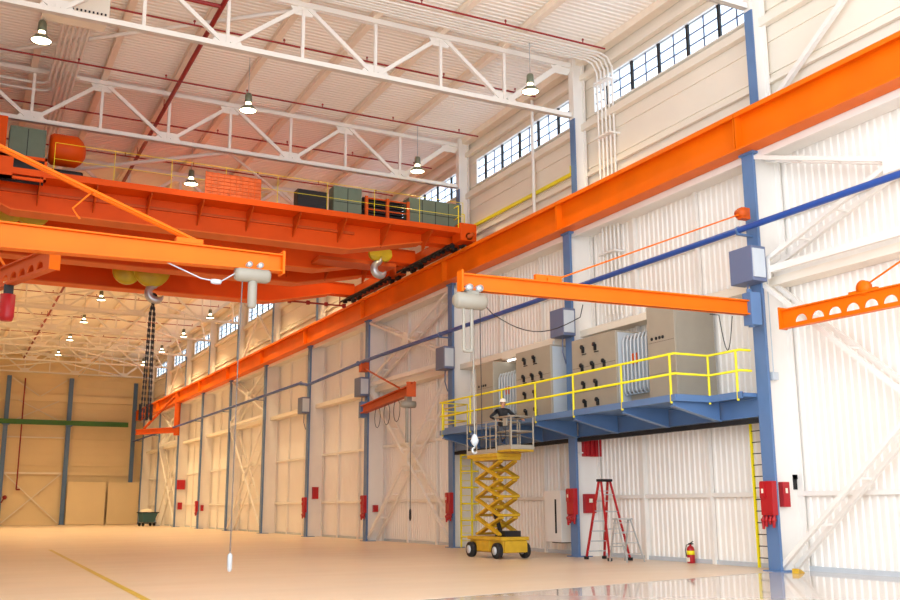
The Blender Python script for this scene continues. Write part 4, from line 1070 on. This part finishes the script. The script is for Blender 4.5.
# ------------------------------------------------------------------ scissor lift
LX, LY, LR = 16.45, 29.15, math.radians(2)
t = thing('scissor_lift', 'raised yellow scissor lift in front of the mezzanine', 'scissor lift', (LX, LY, 0), LR)
bw, bl = .52, 1.05
MB().box(-bw+.08,bw-.08,-bl,bl,.18,.62).build('chassis', 'lift', t, bevel=.03)
MB().box(-bw,bw,-bl-.05,bl+.05,.56,.68).build('chassis_deck', 'lift', t, bevel=.02)
MB().box(-bw+.1,bw-.1,-bl-.08,-bl,.2,.55).build('end_panel', 'lift', t)
MB().box(-bw-.01,-bw+.09,-.35,.45,.22,.55).build('side_tray', 'lift', t, bevel=.01)
m = MB().box(-.3,.3,-bl+.1,-bl+.7,.68,.86); m.build('hydraulic_pack', 'dark', t)
for sx in (-1, 1):
    for sy in (-1, 1):
        w = MB().lathe([(0,-.1),(.14,-.1),(.17,-.1),(.24,-.08),(.25,-.04),(.25,.04),(.24,.08),(.17,.1),(0,.1)],(sx*(bw+.0),sy*.82,.25),axis='x',n=22).build('wheel', 'black', t)
        MB().lathe([(0,-.115),(.13,-.115),(.13,.115),(0,.115)],(sx*(bw+.0),sy*.82,.25),axis='x',n=16).build('hub', 'ltgrey', w)
zd = 3.22; z0 = .72; n = 4; hh = (zd-.1-z0)/n; ext = .98
for s in range(n):
    za, zb = z0+s*hh, z0+(s+1)*hh
    for sx in (-1, 1):
        MB().beam((sx*.36,-ext*.72,za+.04),(sx*.36,ext*.72,zb-.04),.07,.17,up=(1,0,0)).build('outer_arm', 'lift', t)
        MB().beam((sx*.27,ext*.72,za+.04),(sx*.27,-ext*.72,zb-.04),.07,.17,up=(1,0,0)).build('inner_arm', 'lift', t)
    MB().tube([(-.42,0,(za+zb)/2),(.42,0,(za+zb)/2)],.07,10).build('centre_pin', 'lift', t)
    for yy in (-1, 1): MB().tube([(-.4,yy*ext*.72,za+.03),(.4,yy*ext*.72,za+.03)],.045,8).build('cross_tube', 'lift', t)
MB().tube([(0,-.2,z0+.1),(0,.3,z0+hh*1.6)],.07,10).build('hydraulic_ram', 'dark', t)
MB().box(-.45,.45,-ext*.8,ext*.8,zd-.1,zd).build('platform_frame', 'lift', t)
py0, py1 = -1.6, 1.15
MB().box(-.48,.48,py0+.8,py1,zd,zd+.12).build('platform', 'lift', t, bevel=.02)
MB().box(-.44,.44,py0,py0+.95,zd+.13,zd+.2).build('extension_deck', 'lift', t, bevel=.02)
def rails(t, x0, x1, y0, y1, zb_, h, r, nm, m_, front=True):
    m = MB()
    for zz in (h, h*.55): m.tube([(x0,y0,zb_+zz),(x1,y0,zb_+zz),(x1,y1,zb_+zz),(x0,y1,zb_+zz),(x0,y0,zb_+zz)], r, 6)
    m.build(nm, m_, t)
    n_ = max(2, round((y1-y0)/.75)+1)
    for j in range(n_):
        for x in (x0, x1): MB().tube([(x,y0+(y1-y0)*j/(n_-1),zb_),(x,y0+(y1-y0)*j/(n_-1),zb_+h)], r, 6).build('rail_post', m_, t)
    m = MB(); m.box(x0-.01,x0+.01,y0,y1,zb_,zb_+.14); m.box(x1-.01,x1+.01,y0,y1,zb_,zb_+.14); m.box(x0,x1,y0-.01,y0+.01,zb_,zb_+.14); m.build('toe_board', m_, t)
rails(t, -.46,.46, py0+.85, py1, zd+.12, 1.02, .022, 'guard_rail', 'taupe')
rails(t, -.42,.42, py0, py0+.93, zd+.2, 1.05, .028, 'extension_rail', 'taupe')
MB().box(-.47,-.41,py0+.2,py0+.42,zd+.95,zd+1.2).build('control_box', 'grey', t, bevel=.01)
MB().tube([(-.44,py0+.3,zd+.9),(-.46,py0+.25,zd+.6),(-.44,py0+.5,zd+.45),(-.45,py0+.62,zd+.75)],.014,5).build('control_cable', 'black', t)

# ------------------------------------------------------------------ worker on the lift (grown from a skeleton)
def skinned(name, verts, edges, radii, m_, parent, sub=2, root=0):
    me = bpy.data.meshes.new(name); me.from_pydata(verts, edges, []); me.materials.append(M[m_])
    o = bpy.data.objects.new(name, me); COL.objects.link(o)
    if parent: o.parent = parent
    o.modifiers.new('skin', 'SKIN'); s = o.modifiers.new('sub', 'SUBSURF'); s.levels = sub; s.render_levels = sub
    for i, r in enumerate(radii):
        me.skin_vertices[0].data[i].radius = (r, r) if not isinstance(r, tuple) else r
    me.skin_vertices[0].data[root].use_root = True
    dg = bpy.context.evaluated_depsgraph_get(); ev = o.evaluated_get(dg); nm = bpy.data.meshes.new_from_object(ev)
    o.modifiers.clear(); o.data = nm
    for p in nm.polygons: p.use_smooth = True
    return o
R_ = Matrix.Rotation(LR, 3, 'Z'); base = Vector((LX, LY, 0))+R_ @ Vector((0.02, -.42, zd+.12))
P = thing('person', 'person in a black jacket and white hard hat standing on the raised scissor lift', 'person', base, math.radians(-105))
# local frame: +X is the direction faced
bv = {'pelvis':(0,0,.93),'waist':(0,0,1.06),'chest':(.01,0,1.28),'upper':(0,0,1.42),'neck':(0,0,1.5),'head0':(.01,0,1.56),
 'hipL':(0,.10,.90),'kneeL':(.03,.12,.49),'ankL':(-.01,.13,.09),'toeL':(.15,.15,.05),
 'hipR':(0,-.10,.90),'kneeR':(.05,-.13,.49),'ankR':(.01,-.14,.09),'toeR':(.17,-.16,.05),
 'shL':(0,.19,1.41),'elL':(-.02,.44,1.22),'wrL':(.16,.58,1.12),
 'shR':(0,-.19,1.41),'elR':(-.02,-.44,1.2),'wrR':(.21,-.2,1.05)}
names = list(bv); ix = {n_:i for i, n_ in enumerate(names)}
ed = [('pelvis','waist'),('waist','chest'),('chest','upper'),('upper','neck'),('neck','head0'),('pelvis','hipL'),('hipL','kneeL'),('kneeL','ankL'),('ankL','toeL'),
 ('pelvis','hipR'),('hipR','kneeR'),('kneeR','ankR'),('ankR','toeR'),('upper','shL'),('shL','elL'),('elL','wrL'),('upper','shR'),('shR','elR'),('elR','wrR')]
rd = {'pelvis':.13,'waist':.125,'chest':.145,'upper':.12,'neck':.055,'head0':.055,'hipL':.1,'kneeL':.065,'ankL':.045,'toeL':.04,'hipR':.1,'kneeR':.065,'ankR':.045,'toeR':.04,
 'shL':.075,'elL':.05,'wrL':.034,'shR':.075,'elR':.05,'wrR':.034}
body = skinned('body', [bv[n_] for n_ in names], [(ix[a], ix[b]) for a, b in ed], [rd[n_] for n_ in names], 'skin', P)
# clothes by zone: materials on the continuous body surface
for k_ in ('jacket', 'jeans', 'shoe'): body.data.materials.append(M[k_])
for p in body.data.polygons:
    c = p.center
    if c.z < .11: p.material_index = 3
    elif c.z < .96 and abs(c.y) < .26 and c.x < .16: p.material_index = 2
    elif c.z < 1.5 and not (c.x > .19 and c.z < 1.15): p.material_index = 1
# jacket hem
MB().lathe([(.165,.0),(.175,.06),(.165,.2)],(0,0,.88),n=20).build('jacket_hem', 'jacket', P)
# head with face
m = MB(); pr = [(.0,-.115),(.045,-.11),(.065,-.08),(.078,-.03),(.085,.02),(.082,.07),(.06,.105),(.0,.12)]
m.lathe(pr, (.02,0,1.65), n=20)
hd = m.build('head', 'skin', P); hd.data.transform(Matrix.Translation((.02,0,1.65)) @ Matrix.Diagonal((1.15,.92,1,1)) @ Matrix.Translation((-.02,0,-1.65)))
MB().prism([(.11,-.014,1.66),(.11,.014,1.66),(.115,.018,1.625),(.115,-.018,1.625)],(.025,0,-.004)).build('nose', 'skin', hd)
for s in (-1,1):
    MB().lathe([(0,-.01),(.012,0),(0,.01)],(.108,s*.032,1.665),axis='x',n=8).build('eye', 'black', hd)
    MB().lathe([(0,-.012),(.03,0),(0,.012)],(.02,s*.08,1.645),axis='y',n=10).build('ear', 'skin', hd)
MB().box(.1,.108,-.022,.022,1.592,1.6).build('mouth', 'redpipe', hd)
MB().lathe([(.086,-.05),(.09,0),(.088,.05)],(.005,0,1.66),n=18).build('hair', 'jacket', hd)
hat = MB().lathe([(.135,0),(.138,.012),(.105,.02),(.104,.06),(.08,.1),(.04,.125),(0,.13)],(.025,0,1.69),n=22); hat.build('hard_hat', 'hat', P)
# hands
def hand(w, d, side, name):
    w = Vector(w); d = Vector(d).normalized(); lat = d.cross(Vector((0,0,1))).normalized()*side; dn = Vector((0,0,-1))
    vs = [w, w+d*.04, w+d*.085]; es = [(0,1),(1,2)]; rs = [.024,.032,.03]
    for k_, (o_, l_) in enumerate(((-.027,.065),(-.009,.075),(.009,.07),(.027,.055))):
        b0 = len(vs); vs += [w+d*.085+lat*o_, w+d*(.085+l_*.5)+lat*o_*1.15+dn*.008, w+d*(.085+l_*.85)+lat*o_*1.15+dn*.035]; es += [(2,b0),(b0,b0+1),(b0+1,b0+2)]; rs += [.011,.0095,.008]
    b0 = len(vs); vs += [w+d*.05-lat*.04, w+d*.085-lat*.06+dn*.012]; es += [(1,b0),(b0,b0+1)]; rs += [.013,.01]
    return skinned(name, vs, es, rs, 'skin', P, 1)
hand(bv['wrL'], (.85,.35,-.15), 1, 'hand'); hand(bv['wrR'], (.45,.85,-.1), -1, 'hand')

# ------------------------------------------------------------------ light
wd = bpy.data.worlds.new('sky'); sc.world = wd; wd.use_nodes = True; nt = wd.node_tree
bg = nt.nodes['Background']; bg.inputs[0].default_value = (.80, .90, 1.0, 1); bg.inputs[1].default_value = 3.2
# sampler portals: open hangar door behind camera, plus left opening added for more daylight
def portal(loc, rot, sx, sy):
    l = bpy.data.lights.new('opening_daylight', 'AREA'); l.shape = 'RECTANGLE'; l.size = sx; l.size_y = sy; l.cycles.is_portal = True
    o = bpy.data.objects.new('opening_daylight', l); COL.objects.link(o); o.location = loc; o.rotation_euler = rot
portal(((XL+WL)/2, YB, ZROOF/2), (math.radians(-90), 0, PI), WL-XL, ZROOF)
portal((XL, (YB+14)/2, ZROOF/2), (0, math.radians(-90), 0), ZROOF, 14-YB)

sc.view_settings.view_transform = 'Standard'; sc.view_settings.look = 'None'; sc.view_settings.gamma = 1; sc.view_settings.use_curve_mapping = False
sc.view_settings.exposure = 0.6
sc.cycles.use_denoising = True; sc.cycles.max_bounces = 10; sc.cycles.diffuse_bounces = 6; sc.cycles.sample_clamp_indirect = 8
sc.cycles.transparent_max_bounces = 12
